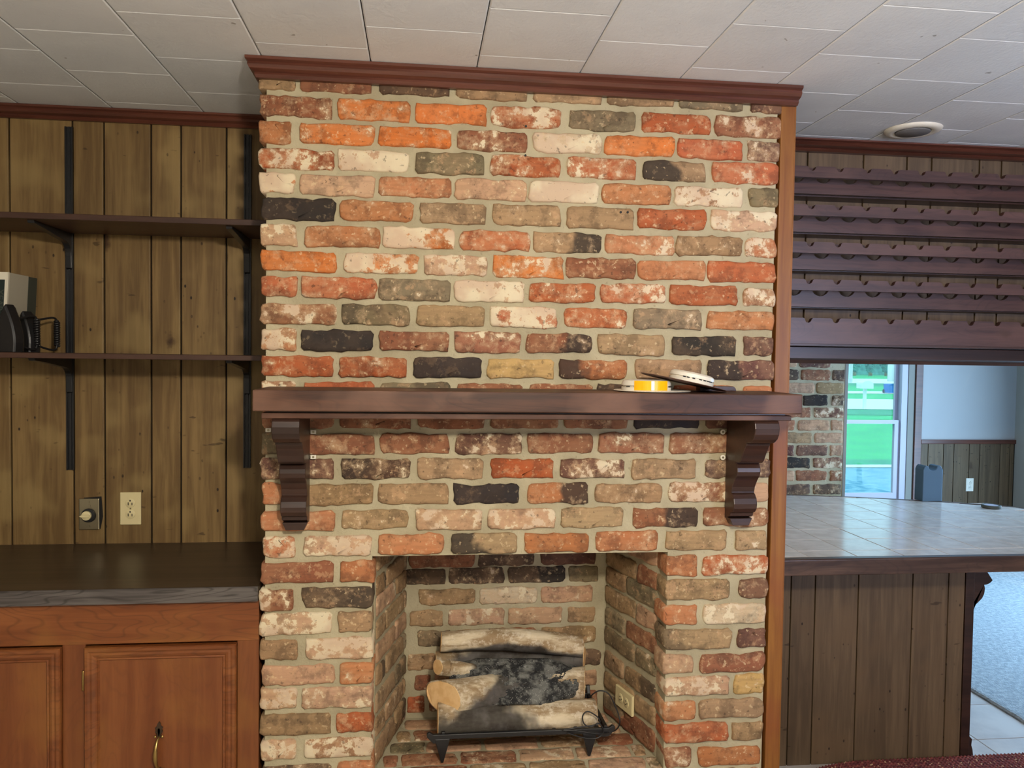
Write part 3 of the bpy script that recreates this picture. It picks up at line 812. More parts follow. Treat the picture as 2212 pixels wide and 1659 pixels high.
for i, (a, b) in enumerate(dl):
    z0, z1 = .12, .747
    d_ = thing('door', ((a + b) / 2, FY, .4), None, None); d_.parent = cb; d_.location = wl(d_) - wl(cb)
    y = FY
    frame_ring('moulding', a, b, z0, z1, [(0, y), (0, y - .014), (.003, y - .018), (.010, y - .0185), (.016, y - .015), (.022, y - .0165), (.029, y - .0135), (.033, y - .010), (.037, y - .0115), (.041, y - .006), (.041, y)], 'cabinet', d_)
    box('panel', a + .036, b - .036, y - .006, y, z0 + .036, z1 - .036, 'cabinet_v', d_, 0)
    hx = a + .0 - .006
    for hz in (.648, .22):
        tube('hinge', [(hx, y - .004, hz - .030), (hx, y - .004, hz - .027), (hx, y - .004, hz + .027), (hx, y - .004, hz + .030)], .004, 'brass', d_, 8, [.0025, .0042, .0042, .0025])
    # ornate pull
    cx = (a + b) / 2 - .007
    hd = thing('handle', (cx, y - .006, .45), None, None); hd.parent = d_; hd.location = wl(hd) - wl(d_)
    tag(hd, 'antique brass pull with dark pierced ends')
    if i > 1:
        continue
    yb = y - .008
    L_ = []
    def leaf(sgn, zc):
        P = [(-.004, 0), (-.006, .012), (-.011, .018), (-.008, .024), (-.011, .030), (-.006, .034), (-.004, .042), (0, .048), (.004, .042), (.006, .034), (.011, .030), (.008, .024), (.011, .018), (.006, .012), (.004, 0)]
        I_ = [(-.0008, .010), (-.0035, .018), (-.003, .026), (0, .029), (.003, .026), (.0035, .018), (.0008, .010)]
        # two halves leave the teardrop opening
        lf = [(0, 0)] + P[:8] + [I_[3], I_[2], I_[1], I_[0]]
        rt = [(0, 0)] + P[14:6:-1] + [I_[3], I_[4], I_[5], I_[6]]
        V = []; F = []
        for pol in (lf, rt):
            pol = [(cx + u_, zc + sgn * v_) for u_, v_ in pol]
            n = len(V); m_ = len(pol)
            V += [(u_, yb - .0025, v_) for u_, v_ in pol] + [(u_, yb + .002, v_) for u_, v_ in pol]
            for q in range(1, m_ - 1): F.append((n, n + q, n + q + 1))
            F += [(n + q, n + (q + 1) % m_, n + m_ + (q + 1) % m_, n + m_ + q) for q in range(m_)]
        return V, F
    # the three-level limit: everything of one finish is joined
    V1, F1 = leaf(1, .474); V2, F2 = leaf(-1, .386)
    n = len(V1); obp = mk('rosette', V1 + V2, F1 + [tuple(q + n for q in f) for f in F2], 'old_brass', hd)
    obp.parent = hd
    pts = spline([(cx, yb, .476), (cx - .002, yb - .012, .468), (cx - .003, yb - .022, .448), (cx - .0035, yb - .024, .430), (cx - .003, yb - .022, .412), (cx - .002, yb - .012, .392), (cx, yb, .384)], 5)
    mid_ = len(pts) // 2
    tube('grip', pts, .0045, 'brass', hd, 10, [.0035 + .0030 * math.exp(-((i_ - mid_) / 8.) ** 2) for i_ in range(len(pts))])
    for zz_ in (.478, .382):
        for sx in (-1, 1):
            lathe('ball', [(.0005, -.004), (.0035, -.002), (.004, 0), (.0035, .002), (.0005, .004)], (cx + sx * .010, yb - .003, zz_), 'brass', hd, (0, -1, 0), 10)

# fourth-level pieces are folded into the handle: re-parent under the door
for o_ in list(D.objects):
    if o_.parent and o_.parent.name.startswith('handle'):
        h_ = o_.parent; o_.parent = h_.parent; o_.location = WL[o_.name] - wl(h_.parent)
for o_ in [x for x in D.objects if x.name.startswith('handle')]: D.objects.remove(o_)

# switch and outlet over the counter
def duplex(parent, cx, y, cz, k=1.):
    box('cover_plate', cx - .035 * k, cx + .035 * k, y - .006, y, cz - .057 * k, cz + .057 * k, 'ivory', parent, .0025)
    for dz in (-.0195, .0195):
        lathe('socket', [(.0165 * k, 0), (.0165 * k, .002), (.015 * k, .003), (0, .003)], (cx, y - .006, cz + dz * k), 'ivory', parent, (0, -1, 0), 24, sx=1)
        boxes('slots', [(cx - .0075 * k, cx - .005 * k, y - .0096, y - .0088, cz + (dz - .007) * k, cz + (dz + .003) * k),
                        (cx + .005 * k, cx + .0075 * k, y - .0096, y - .0088, cz + (dz - .007) * k, cz + (dz + .002) * k),
                        (cx - .0022 * k, cx + .0022 * k, y - .0096, y - .0088, cz + (dz + .006) * k, cz + (dz + .011) * k)], 'dark_slot', parent)
    lathe('screw', [(.003, 0), (.0025, .0012)], (cx, y - .0062, cz), 'steel', parent, (0, -1, 0), 10)
p = aty(283, 1098, WY)
ot = thing('wall_outlet', (p.x, WY, p.z), 'ivory duplex wall outlet on the panelling above the dark countertop', 'outlet')
duplex(ot, p.x, WY, p.z, 1.02)
p = aty(194, 1110, WY)
sw = thing('dimmer_switch', (p.x, WY, p.z), 'brushed steel switch plate with round rotary dimmer knob, beside the ivory outlet', 'switch')
mk('wall_cutout', [(p.x - .02, WY - .0006, p.z + .058), (p.x + .040, WY - .0006, p.z + .062), (p.x + .045, WY - .0006, p.z - .01), (p.x + .036, WY - .0006, p.z - .055), (p.x + .03, WY - .0006, p.z - .05)], [(0, 1, 2, 3, 4)], 'dark_slot', sw)
o_ = box('cover_plate', p.x - .034, p.x + .034, WY - .007, WY - .001, p.z - .055, p.z + .055, 'steel', sw, .002)
lathe('knob_ring', [(.0235, 0), (.025, .002), (.0235, .008), (.018, .009), (0, .009)], (p.x - .001, WY - .007, p.z - .004), 'iron_black', sw, (0, -1, 0), 32)
lathe('knob', [(.0165, 0), (.016, .010), (.013, .012), (0, .012)], (p.x - .004, WY - .014, p.z - .003), 'ivory', sw, (0, -1, 0), 32)
prism('knob_pointer', [(p.x - .026, p.z - .004), (p.x - .017, p.z + .001), (p.x + .009, p.z + .002), (p.x + .011, p.z - .004), (p.x + .006, p.z - .008), (p.x - .016, p.z - .008)], 'y', WY - .030, WY - .0255, 'ivory', sw, .001)
for dz, dx in ((.043, .0), (-.043, 0), (.030, .003)):
    lathe('screw', [(.0035, 0), (.003, .0015)], (p.x + dx, WY - .007, p.z + dz), 'steel', sw, (0, -1, 0), 12)

# ------------------------------------------------------------------ book box and irons on the lower shelf
SZ = 1.594
def pp(x, y, Y): return aty(x, y, Y)
YB_ = .40
a = pp(78, 598, YB_); 
# leaning books: drawn as slabs with a tilt of 7 degrees
def slab_tilt(name, x0, x1, z1, y0, y1, tilt, mat, parent=None, b=.0015):
    V = []
    for y in (y0, y1):
        for (x, z) in ((x0, SZ), (x1, SZ), (x1, z1), (x0, z1)):
            V.append((x + (z - SZ) * math.tan(tilt), y, z))
    F = [(0, 1, 2, 3), (7, 6, 5, 4), (0, 4, 5, 1), (1, 5, 6, 2), (2, 6, 7, 3), (3, 7, 4, 0)]
    o = mk(name, V, F, mat, parent)
    if b: bev(o, b)
    return o
ti = math.radians(3.0)
BX = -.8595      # right face of the book at the shelf
BT = aty(18, 588, .33).z
bk = thing('book', (BX, .40, SZ), 'thick grey-white book with dark green lettered spine and small gold emblem, behind the irons', 'book')
slab_tilt('case', BX - .045, BX, BT, .33, .464, ti, 'book_grey', bk)
slab_tilt('spine_edge', BX - .002, BX + .0006, BT + .0005, .3285, .338, ti, 'book_white', bk, .0005)
slab_tilt('spine_cap', BX - .044, BX - .003, BT + .0003, .3288, .332, ti, 'book_white', bk, .0005)
sp_ = slab_tilt('spine_panel', BX - .040, BX - .009, BT - .024, .3278, .3288, ti, 'spine_green', bk, 0)
em = atx(37, 639, BX + .007)
lathe('emblem', [(.0075, 0), (.0075, .0006)], (em.x, em.y, em.z), 'gold', bk, (1, 0, 0), 20)
lathe('emblem_centre', [(.004, 0), (.004, .0004)], (em.x + .0007, em.y - .001, em.z - .001), 'book_grey', bk, (1, 0, 0), 12)
bk2 = thing('portfolio', (BX, .49, SZ), 'dark grey-green folder standing behind the grey-white book', 'folder')
slab_tilt('case', BX - .04, BX - .001, BT - .001, .467, .528, ti, 'book_dark', bk2)
def text(s, loc, size, mat, parent, rot):
    c = D.curves.new('lettering', 'FONT'); c.body = s; c.size = size; c.extrude = .0003; c.align_x = 'CENTER'; c.align_y = 'CENTER'
    tmp = D.objects.new('tmp_txt', c); COL.objects.link(tmp)
    dg = bpy.context.evaluated_depsgraph_get(); me = D.meshes.new_from_object(tmp.evaluated_get(dg))
    D.objects.remove(tmp); me.materials.clear(); me.materials.append(MT[mat])
    o = D.objects.new('lettering', me); finish(o, parent, loc); o.rotation_euler = rot; return o
text('YEAR', (BX - .0135, .3274, SZ + .165), .030, 'book_dark', bk, (PI / 2, PI / 2 + ti, 0))
def iron(px, label, yaw, Yc, hh=.150):
    b0 = pp(px, 757, Yc)
    o_ = thing('flat_iron', (b0.x, Yc, SZ), label, 'iron', 'antique flat irons')
    # pointed-arch body, sole plate looking forward
    W2 = .038
    up = [(W2 * (1 - (i / 10) ** 1.9), .030 + (hh - .030) * (i / 10)) for i in range(1, 10)]
    P = [(-W2 * .95, 0), (W2 * .95, 0), (W2, .030)] + up + [(.002, hh), (-.002, hh)] + [(-a, b) for a, b in up[::-1]] + [(-W2, .030)]
    R = Matrix.Rotation(yaw, 3, 'Z')
    def W(x, y, z): return R @ Vector((x, y, z)) + Vector((b0.x, Yc, SZ))
    V = []; n = len(P); F = []
    for (k, y) in ((.90, -.022), (1., -.016), (1., .012), (.86, .022)):
        for (x, z) in P: V.append(W(x * k, y, z * (k * .5 + .5)))
    for j in range(3):
        for i in range(n):
            q = (i + 1) % n; F.append((j * n + i, j * n + q, (j + 1) * n + q, (j + 1) * n + i))
    F.append(tuple(range(n))[::-1]); F.append(tuple(range(3 * n, 4 * n)))
    ob = mk('body', V, F, 'iron_black', o_); bev(ob, .003, 2)
    # handle bow and coiled grip
    bow = [W(0, .02, .105), W(0, .055, .112), W(0, .092, .118), W(0, .104, .104), W(0, .105, .060), W(0, .104, .022), W(0, .092, .009), W(0, .055, .016), W(0, .02, .03)]
    tube('handle_bow', spline(bow, 5), .0035, 'iron_black', o_, 8)
    pts = []; N = 150
    for i in range(N + 1):
        f = i / N; an = f * 2 * PI * 11; zc = .022 + .086 * f
        pts.append(W(.0065 * math.cos(an), .105 + .0065 * math.sin(an), zc))
    tube('coiled_grip', pts, .0042, 'iron_black', o_, 6)
    return o_
iron(22, 'black cast flat iron stood on its heel at the left edge of the lower shelf', math.radians(-20), .285)
iron(60, 'black cast flat iron with coiled grip stood beside the shelf rail', math.radians(-30), .40, .135)

# ------------------------------------------------------------------ grate, logs and cord
FZ = OZ0 + .001
gt = thing('fireplace_grate', (.78, .2, FZ), 'black cast-iron grate on splayed feet carrying the logs in the firebox', 'grate')
gl_, gr_ = aty(922, 1592, .10), aty(1328, 1574, .10)
zg = (gl_.z + gr_.z) / 2
prism('front_bar', [(gl_.x, zg + .010), (gl_.x + .008, zg + .014), (gl_.x + .02, zg + .006), (gr_.x - .02, zg + .006), (gr_.x - .008, zg + .014), (gr_.x, zg + .010), (gr_.x, zg - .001), (gr_.x - .02, zg - .022), (gr_.x - .05, zg - .024), (gr_.x - .07, zg - .010),
                        (gl_.x + .07, zg - .010), (gl_.x + .05, zg - .024), (gl_.x + .02, zg - .022), (gl_.x, zg - .001)], 'y', .096, .108, 'iron_black', gt, .002)
xs_ = [gl_.x + .055 + (gr_.x - gl_.x - .11) * i / 7 for i in range(8)]
for x in xs_:
    box('cross_bar', x - .006, x + .006, .10, .375, zg - .010, zg + .003, 'iron_black', gt, .002)
box('rear_bar', gl_.x + .03, gr_.x - .03, .365, .38, zg - .012, zg + .006, 'iron_black', gt, .002)
for x in (gl_.x + .052, gr_.x - .030):
    prism('side_arm', [(.10, zg + .012), (.10, zg - .012), (.37, zg - .012), (.385, zg + .03), (.375, zg + .032), (.36, zg + .006)], 'x', x - .006, x + .006, 'iron_black', gt, .002)
for (fx, fy) in ((aty(955, 1650, .105).x, .105), (aty(1272, 1640, .105).x, .105), (aty(975, 1600, .34).x, .34), (aty(1250, 1600, .34).x, .34)):
    V = []; F = []
    for (hw_, hd_, z) in ((.024, .010, zg - .008), (.021, .010, zg - .02), (.005, .007, FZ + .006), (.004, .005, FZ)):
        V += [(fx - hw_, fy - hd_, z), (fx + hw_, fy - hd_, z), (fx + hw_, fy + hd_, z), (fx - hw_, fy + hd_, z)]
    for j in range(3):
        for i in range(4): F.append((4 * j + (i + 1) % 4, 4 * j + i, 4 * j + 4 + i, 4 * j + 4 + (i + 1) % 4))
    F += [(0, 1, 2, 3), (15, 14, 13, 12)]
    bev(mk('leg', V, F, 'iron_black', gt), .002)

def log(label, P, radii, char=0., char_at=.5, cutl='cut_wood', seg=28, wob=.12, sh=(0, 0), low=0.):
    """P: list of world points along the log"""
    P = [Vector(p) for p in P]
    pts = spline(P, 8); n = len(pts)
    c_ = sum(pts, Vector()) / n
    o_ = thing('log', c_, label, 'log', 'logs on the grate')
    V = []; F = []; sd = Vector((random.uniform(0, 50), 0, 0))
    d0 = (pts[-1] - pts[0]).normalized(); up = Vector((0, 0, 1)); a = d0.cross(up).normalized(); b = a.cross(d0)
    ends = [[], []]
    for i, p in enumerate(pts):
        f = i / (n - 1); rr = radii[0] + (radii[1] - radii[0]) * f
        for k in range(seg):
            an = 2 * PI * k / seg
            q = a * math.cos(an) + b * math.sin(an)
            w_ = 1 + wob * noise.noise(q * 1.4 + sd + Vector((f * 3, 0, 0))) + .05 * noise.noise(q * 5 + sd + Vector((f * 9, 0, 0)))
            v = p + q * rr * w_
            if i < 8: v = v + d0 * (math.cos(an) * rr * sh[0] * (1 - i / 8))
            if i > n - 9: v = v - d0 * (math.cos(an) * rr * sh[1] * (1 - (n - 1 - i) / 8))
            V.append(v)
            if i == 0: ends[0].append(v)
            if i == n - 1: ends[1].append(v)
    for i in range(n - 1):
        for k in range(seg):
            l = (k + 1) % seg; F.append((i * seg + k, i * seg + l, (i + 1) * seg + l, (i + 1) * seg + k))
    F.append(tuple(range(seg))[::-1]); F.append(tuple(range((n - 1) * seg, n * seg)))
    ob = mk('bark', V, F, 'log', o_, True); ob['char_low'] = float(low); ob['char'] = float(char); ob['char_at'] = float(char_at)
    for s_, E_ in zip((-1, 1), ends):
        cc = sum(E_, Vector()) / seg
        ring = [cc + (v - cc) * .93 + d0 * s_ * .0015 for v in E_]
        ring2 = [cc + (v - cc) * .93 - d0 * s_ * .001 for v in E_]
        VV = ring + ring2; FF = [tuple(range(seg)) if s_ > 0 else tuple(range(seg))[::-1]] + [(k, (k + 1) % seg, seg + (k + 1) % seg, seg + k) for k in range(seg)]
        mk('cut_end', VV, FF, cutl, o_)
    return o_
def L3(pts): return [aty(x, y, Y) for x, y, Y in pts]
log('front birch log lying along the grate, scorched black on its left half', L3([(946, 1553, .162), (1050, 1553, .164), (1170, 1546, .166), (1284, 1541, .170)]), (.052, .050), .26, .30)
log('thickest log with a pale round sawn end facing left, charred in its middle', L3([(958, 1505, .170), (1060, 1497, .20), (1160, 1487, .235), (1262, 1476, .262)]), (.056, .056), .22, .52, sh=(.85, .4))
log('second log from the top, grey with char, its sawn end at right', L3([(942, 1428, .33), (1040, 1425, .335), (1150, 1428, .335), (1262, 1422, .33)]), (.034, .036), .44, .52, sh=(0, .35))
log('short slim stick poking out at left between the middle logs', L3([(946, 1441, .235), (1000, 1447, .25), (1060, 1454, .265)]), (.026, .022), .30, 1.0, sh=(.4, 0))
log('topmost curved log resting on the pile, its belly burnt black', L3([(953, 1387, .315), (1050, 1380, .31), (1160, 1386, .31), (1256, 1398, .315)]), (.033, .038), .10, .46, low=.9)
# glittering artificial ember bed between the logs
V = []; F = []; nx_, ny_ = 90, 46
c0 = aty(1120, 1478, .20)
for j in range(ny_ + 1):
    for i in range(nx_ + 1):
        u_ = i / nx_ * 2 - 1; v_ = j / ny_ * 2 - 1
        rr = math.sqrt(u_ * u_ * .9 + v_ * v_ * .75)
        p = aty(1110 + u_ * 140, 1472 - v_ * 50, .150 + .135 * (v_ * .5 + .5) - .034 * (1 - min(1, rr) ** 2))
        d = ray(1110, 1470).normalized()
        nn_ = noise.noise(Vector((u_ * 9, v_ * 5, 1))) * .010 + noise.noise(Vector((u_ * 30, v_ * 18, 4))) * .006
        p = p - d * nn_
        if rr > .96: p = p + d * ((rr - .96) * .32)
        V.append(p)
for j in range(ny_):
    for i in range(nx_): F.append((j * (nx_ + 1) + i, j * (nx_ + 1) + i + 1, (j + 1) * (nx_ + 1) + i + 1, (j + 1) * (nx_ + 1) + i))
eb = mk('ember_bed', V, F, 'ember', None, True); eb.modifiers.new('solid', 'SOLIDIFY').thickness = .012
tag(eb, 'lumpy grey ember bed with glittering specks wedged between the logs', 'embers', kind='stuff')
# cord
cd = [(1272, 1512, .215), (1280, 1500, .205), (1296, 1492, .20), (1315, 1499, .19), (1330, 1528, .18), (1339, 1555, .165), (1334, 1573, .14), (1318, 1582, .10),
      (1290, 1585, .085), (1240, 1578, .088), (1215, 1578, .090), (1245, 1572, .088), (1285, 1566, .088), (1296, 1560, .088), (1290, 1548, .09), (1270, 1537, .095), (1259, 1546, .095), (1262, 1564, .09), (1278, 1570, .088), (1293, 1562, .086), (1304, 1580, .086), (1290, 1594, .086), (1262, 1594, .088), (1225, 1583, .09)]
tg = tube('power_cord', spline(L3(cd), 6), .0022, 'iron_black', None, 8)
tag(tg, 'thin black power cord looping over the right end of the grate', 'cord')
# outlet set sideways into the right cheek of the firebox
p0 = Vector((*RB, 0)); p1 = Vector((*RF, 0)); dd = (p1 - p0).normalized()
pc = ray(1352, 1512); nn_ = Vector((dd.y, -dd.x, 0))
t_ = ((p0 - CV).dot(nn_)) / pc.dot(nn_); P_ = CV + pc * t_
fo = thing('wall_outlet', P_, 'ivory duplex outlet mounted sideways on the right brick cheek of the firebox', 'outlet')
n0 = nn_ if (CV - P_).dot(nn_) > 0 else -nn_
tmpn = len(D.objects)
R_ = Matrix((dd, -n0, Vector((0, 0, 1)))).transposed()   # local x along wall, y into the wall
if R_.determinant() < 0: R_ = Matrix((-dd, -n0, Vector((0, 0, 1)))).transposed()
def lb_box(name, x0, x1, y0, y1, z0, z1, mat, b=0):
    V = [R_ @ Vector(v) + P_ for v in bxv(x0, x1, y0, y1, z0, z1)]
    o = mk(name, V, BF, mat, fo)
    if b: bev(o, b)
lb_box('cover_plate', -.057, .057, -.010, .0, -.035, .035, 'ivory', .002)
for dx in (-.0195, .0195):
    lathe('socket', [(.0165, 0), (.0165, .0015), (.015, .0022), (0, .0022)], R_ @ Vector((dx, -.010, 0)) + P_, 'ivory', fo, n0, 20)
    for z_ in (-.006, .006): lb_box('slot', dx - .004, dx + .004, -.0128, -.012, z_ - .001, z_ + .001, 'dark_slot')
    lb_box('slot', dx + .0075, dx + .011, -.0128, -.012, -.002, .002, 'dark_slot')

# ------------------------------------------------------------------ bar: panelled base, tiled top
bb = thing('bar_cabinet', (2.15, .7, 0), 'panelled bar base of dark knotty boards under the tiled counter', 'bar cabinet')
BFY = .56
box('core', 1.604, 2.672, BFY + .012, 1.25, 0, .838, 'groove', bb, 0)
gg = [1.604, 1.80, 1.916, 2.016, 2.196, 2.426, 2.580, 2.652]
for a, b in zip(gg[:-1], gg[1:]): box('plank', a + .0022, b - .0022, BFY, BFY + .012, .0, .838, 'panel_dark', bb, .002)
prism('corner_post', [(2.652, BFY - .004), (2.690, BFY - .004), (2.690, 1.25), (2.676, 1.25), (2.676, BFY + .02), (2.652, BFY + .02)], 'z', 0, .838, 'mantel_dark', bb, .002)
prism('foot_block', [(2.690, 0), (2.712, 0), (2.708, .03), (2.702, .05), (2.704, .075), (2.690, .09)], 'y', BFY, BFY + .12, 'mantel_dark', bb, .001)
def bx_(x, y): q = aty(1640 + x * .2887, 1180 + y * .2887, BFY + .01); return (q.x, q.z)
P = [(2.690, .838)] + [bx_(*q) for q in ((1735, 250), (1715, 270), (1690, 282), (1672, 284), (1678, 310), (1672, 350), (1655, 385), (1625, 415), (1590, 450), (1555, 490), (1545, 500), (1545, 575))] + [(2.690, .64)]
prism('corbel', P, 'y', BFY + .0, BFY + .035, 'mantel_dark', bb, .001)
bt = thing('bar_counter', (2.6, .8, .84), 'bar countertop of glossy square tan tiles with a dark wooden edge and rounded far side', 'countertop')
BZ = .90
y0 = .285
def rear(x):
    # curved rear outline
    t_ = (x - 2.0)
    return 1.60 - .085 * max(0, t_) ** 1.0 - .155 * max(0, t_) ** 2.3
outline = [(1.619, y0), (3.60, y0 - .03)]
xx = 3.60
rl_ = []
for i in range(41):
    x = 3.60 - (3.60 - 1.619) * i / 40
    rl_.append((x, min(1.62, rear(x)) if x < 3.35 else rear(3.35) - (x - 3.35) * 1.9 - 1.2 * (x - 3.35) ** 2))
outline += rl_
prism('substrate', outline, 'z', .842, BZ - .006, 'grout', bt)
# front and rear edge boards
prism('front_edge', [(y0 - .022, .842), (y0 + .01, .842), (y0 + .01, BZ + .001), (y0 - .018, BZ + .001), (y0 - .022, BZ - .003)], 'x', 1.619, 3.0, 'bar_edge', bt, .002)
V = []; F = []
for i, (x, y) in enumerate([(3.60, y0 - .03)] + rl_):
    V += [(x, y, .842), (x, y, BZ + .001), (x + .012, y + .016, BZ + .001), (x + .012, y + .016, .842)]
for i in range(len(rl_)):
    for k in range(4): F.append((4 * i + k, 4 * i + (k + 1) % 4, 4 * i + 4 + (k + 1) % 4, 4 * i + 4 + k))
mk('rear_edge', V, F, 'bar_edge', bt)
TT = .1808
def clip_rear(poly):
    # clip a rectangle by the rear outline (simple vertex clamp)
    return poly
xg = [1.853 + TT * i for i in range(-2, 10)]
yg = [y0 + .012, .385] + [.385 + .1808 * i for i in range(1, 8)]
def ylim(x):
    return (min(1.62, rear(x)) if x < 3.35 else rear(3.35) - (x - 3.35) * 1.9 - 1.2 * (x - 3.35) ** 2) - .004
for i in range(len(xg) - 1):
    for j in range(len(yg) - 1):
        x0, x1 = max(xg[i], 1.619), xg[i + 1]; a, b = yg[j], yg[j + 1]
        g = .0016
        x0 += g; x1 -= g; a += g; b -= g
        if x1 - x0 < .02: continue
        ya = min(b, ylim(x0)); yb_ = min(b, ylim(x1))
        if ya <= a + .004 and yb_ <= a + .004: continue
        ya = max(ya, a + .002); yb_ = max(yb_, a + .002)
        prism('tile', [(x0, a), (x1, a), (x1, yb_), (x0, ya)], 'z', BZ - .006, BZ + random.uniform(-.0003, .0003), 'counter_tile', bt, .0012)

# slate-blue holder and small lid on the bar
p = atz(2006, 1081, BZ)
hw_ = (atz(2028, 1082, BZ) - atz(1985, 1082, BZ)).length / 2
top = (aty(2006, 1004, p.y).z) - BZ
P = [(p.x - hw_, BZ), (p.x + hw_, BZ), (p.x + hw_, BZ + top - .022), (p.x + hw_ - .006, BZ + top - .010), (p.x + hw_ - .012, BZ + top - .002), (p.x + hw_ - .018, BZ + top)]
for i in range(9):
    a = -PI * i / 8; P.append((p.x + .0 + .024 * math.cos(a) - .002, BZ + top - .004 + .022 * math.sin(a)))
P += [(p.x - hw_ + .014, BZ + top), (p.x - hw_ + .006, BZ + top - .008), (p.x - hw_, BZ + top - .022)]
cu = prism('bottle_holder', P, 'y', p.y - .03, p.y + .04, 'cup_blue', None, .004)
tag(cu, 'slate-blue block standing on the bar with a half-round notch in its top', 'holder')
p = atz(2141, 1097, BZ)
ld = thing('jar_lid', (p.x, p.y, BZ + .001), 'small round grey lid lying on the right part of the tiled bar', 'lid')
lathe('rim', [(.040, 0), (.043, .002), (.043, .012), (.041, .014), (.036, .014), (.034, .010), (0, .010)], (p.x, p.y, BZ + .001), 'book_dark', ld, seg=32)
lathe('disc', [(.030, 0), (.030, .003), (0, .003)], (p.x, p.y, BZ + .011), 'trim_white', ld, seg=32)

# ------------------------------------------------------------------ wine rack: notched boards under the header
wr = thing('wine_rack', (2.6, .45, 1.66), 'dark red-brown wine rack of notched boards in pairs along the panelled header', 'wine rack')
RX0, RX1 = 1.619, 4.4
AY, AYT = .335, .020
BYR, BYT = .455, .020
pitch = .1875
def notched(name, y, th, zb, zt, r_, x_first, depth, mat='rack', sd_=.006):
    P = [(RX0, zb), (RX1, zb), (RX1, zt)]
    x = x_first
    cs = []
    while x < RX1 - .1: cs.append(x); x += npitch
    for c_ in cs[::-1]:
        if c_ - r_ - .02 < RX0: continue
        P.append((c_ + r_ + sd_, zt)); P.append((c_ + r_ + sd_ * .3, zt - .003))
        for i in range(0, 9):
            a = math.radians(-10 - 160 * i / 8)
            P.append((c_ + r_ * math.cos(a), zt - depth + r_ + r_ * math.sin(a)))
        P.append((c_ - r_ - sd_ * .3, zt - .003)); P.append((c_ - r_ - sd_, zt))
    P.append((RX0, zt))
    return prism(name, P, 'y', y, y + th, mat, wr)
npitch = (aty(2165, 378, AY).x - aty(1755, 358, AY).x) / 7
xf = aty(1755, 358, AY).x
tops = [357, 440, 521, 602, 686]
for i, ty in enumerate(tops):
    zt = aty(1715, ty, AY).z
    zb = aty(1715, ty + 24, AY).z
    if i < 4:
        notched('front_board', AY, AYT, zb, zt, .0125, xf - 2 * npitch, .017)
        # rear board with deep bottle cradles
        zbb = aty(1715, ty + 60, BYR).z; zn = aty(1715, ty + 36, BYR).z
        notched('rear_board', BYR, BYT, zbb, zn + .055, .036, xf - 2 * npitch + .0, .056)
        box('shadow_strip', RX0, RX1, BYR + .03, WY, zbb - .004, zbb + .016, 'mantel_dark', wr, .001)  # added dark strip imitating the shadow band below the rear board
    else:
        zb = aty(1715, 742, AY).z
        notched('bottom_board', AY, AYT, zb, zt, .0125, xf - 2 * npitch, .017)
        box('bottom_lip', RX0, RX1, AY - .008, AY + .03, zb - .008, zb, 'mantel_dark', wr, .001)
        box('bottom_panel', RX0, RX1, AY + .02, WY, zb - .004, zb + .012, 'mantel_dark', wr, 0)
        notched('rear_board', BYR, BYT, zb, zt - .03, .036, xf - 2 * npitch, .040)
box('end_board', RX1 - .02, RX1, AY + .02, WY, 1.66, 2.36, 'rack', wr, .001)
for xx_ in (3.02, 3.9):
    box('support', xx_, xx_ + .02, AY + .02, WY, 1.66, 2.36, 'mantel_dark', wr, .001)
o_ = prism('trim_6', [(WY - .04, HB + .02), (WY - .04, HB + .062), (WY - .02, HB + .07), (WY, HB + .07), (WY + .09, HB + .07), (WY + .10, HB), (WY - .015, HB), (WY - .02, HB + .012)], 'x', 1.60, XR - .001, 'mantel_dark'); tag(o_, kind='structure')

# recessed can light in the ceiling
p = atz(1972, 282, H - .004)
cl = thing('recessed_light', (p.x, p.y, H), 'round white recessed ceiling fixture near the header, switched off', 'ceiling light')
lathe('trim_ring', [(.058, .0), (.060, -.008), (.070, -.012), (.088, -.010), (.096, -.004), (.097, .0)][::-1], (p.x, p.y, H - .0005), 'white_plastic', cl, seg=48)
bpy.data.objects['trim_ring'].data.materials[0] = MT['white_plastic']
lathe('baffle', [(.0, -.0135), (.056, -.0135), (.058, -.012), (.058, 0)][::-1], (p.x, p.y, H - .0005), 'can_grey', cl, seg=48)
# ceiling lamp behind the camera
lp = thing('ceiling_lamp', (LAMP.x, LAMP.y, H), 'glass ceiling lamp behind the viewer', 'ceiling light')
lathe('canopy', [(.07, 0), (.07, -.02), (.02, -.03), (.008, -.05), (.008, -.24)], (LAMP.x, LAMP.y, H), 'brass', lp, seg=24)

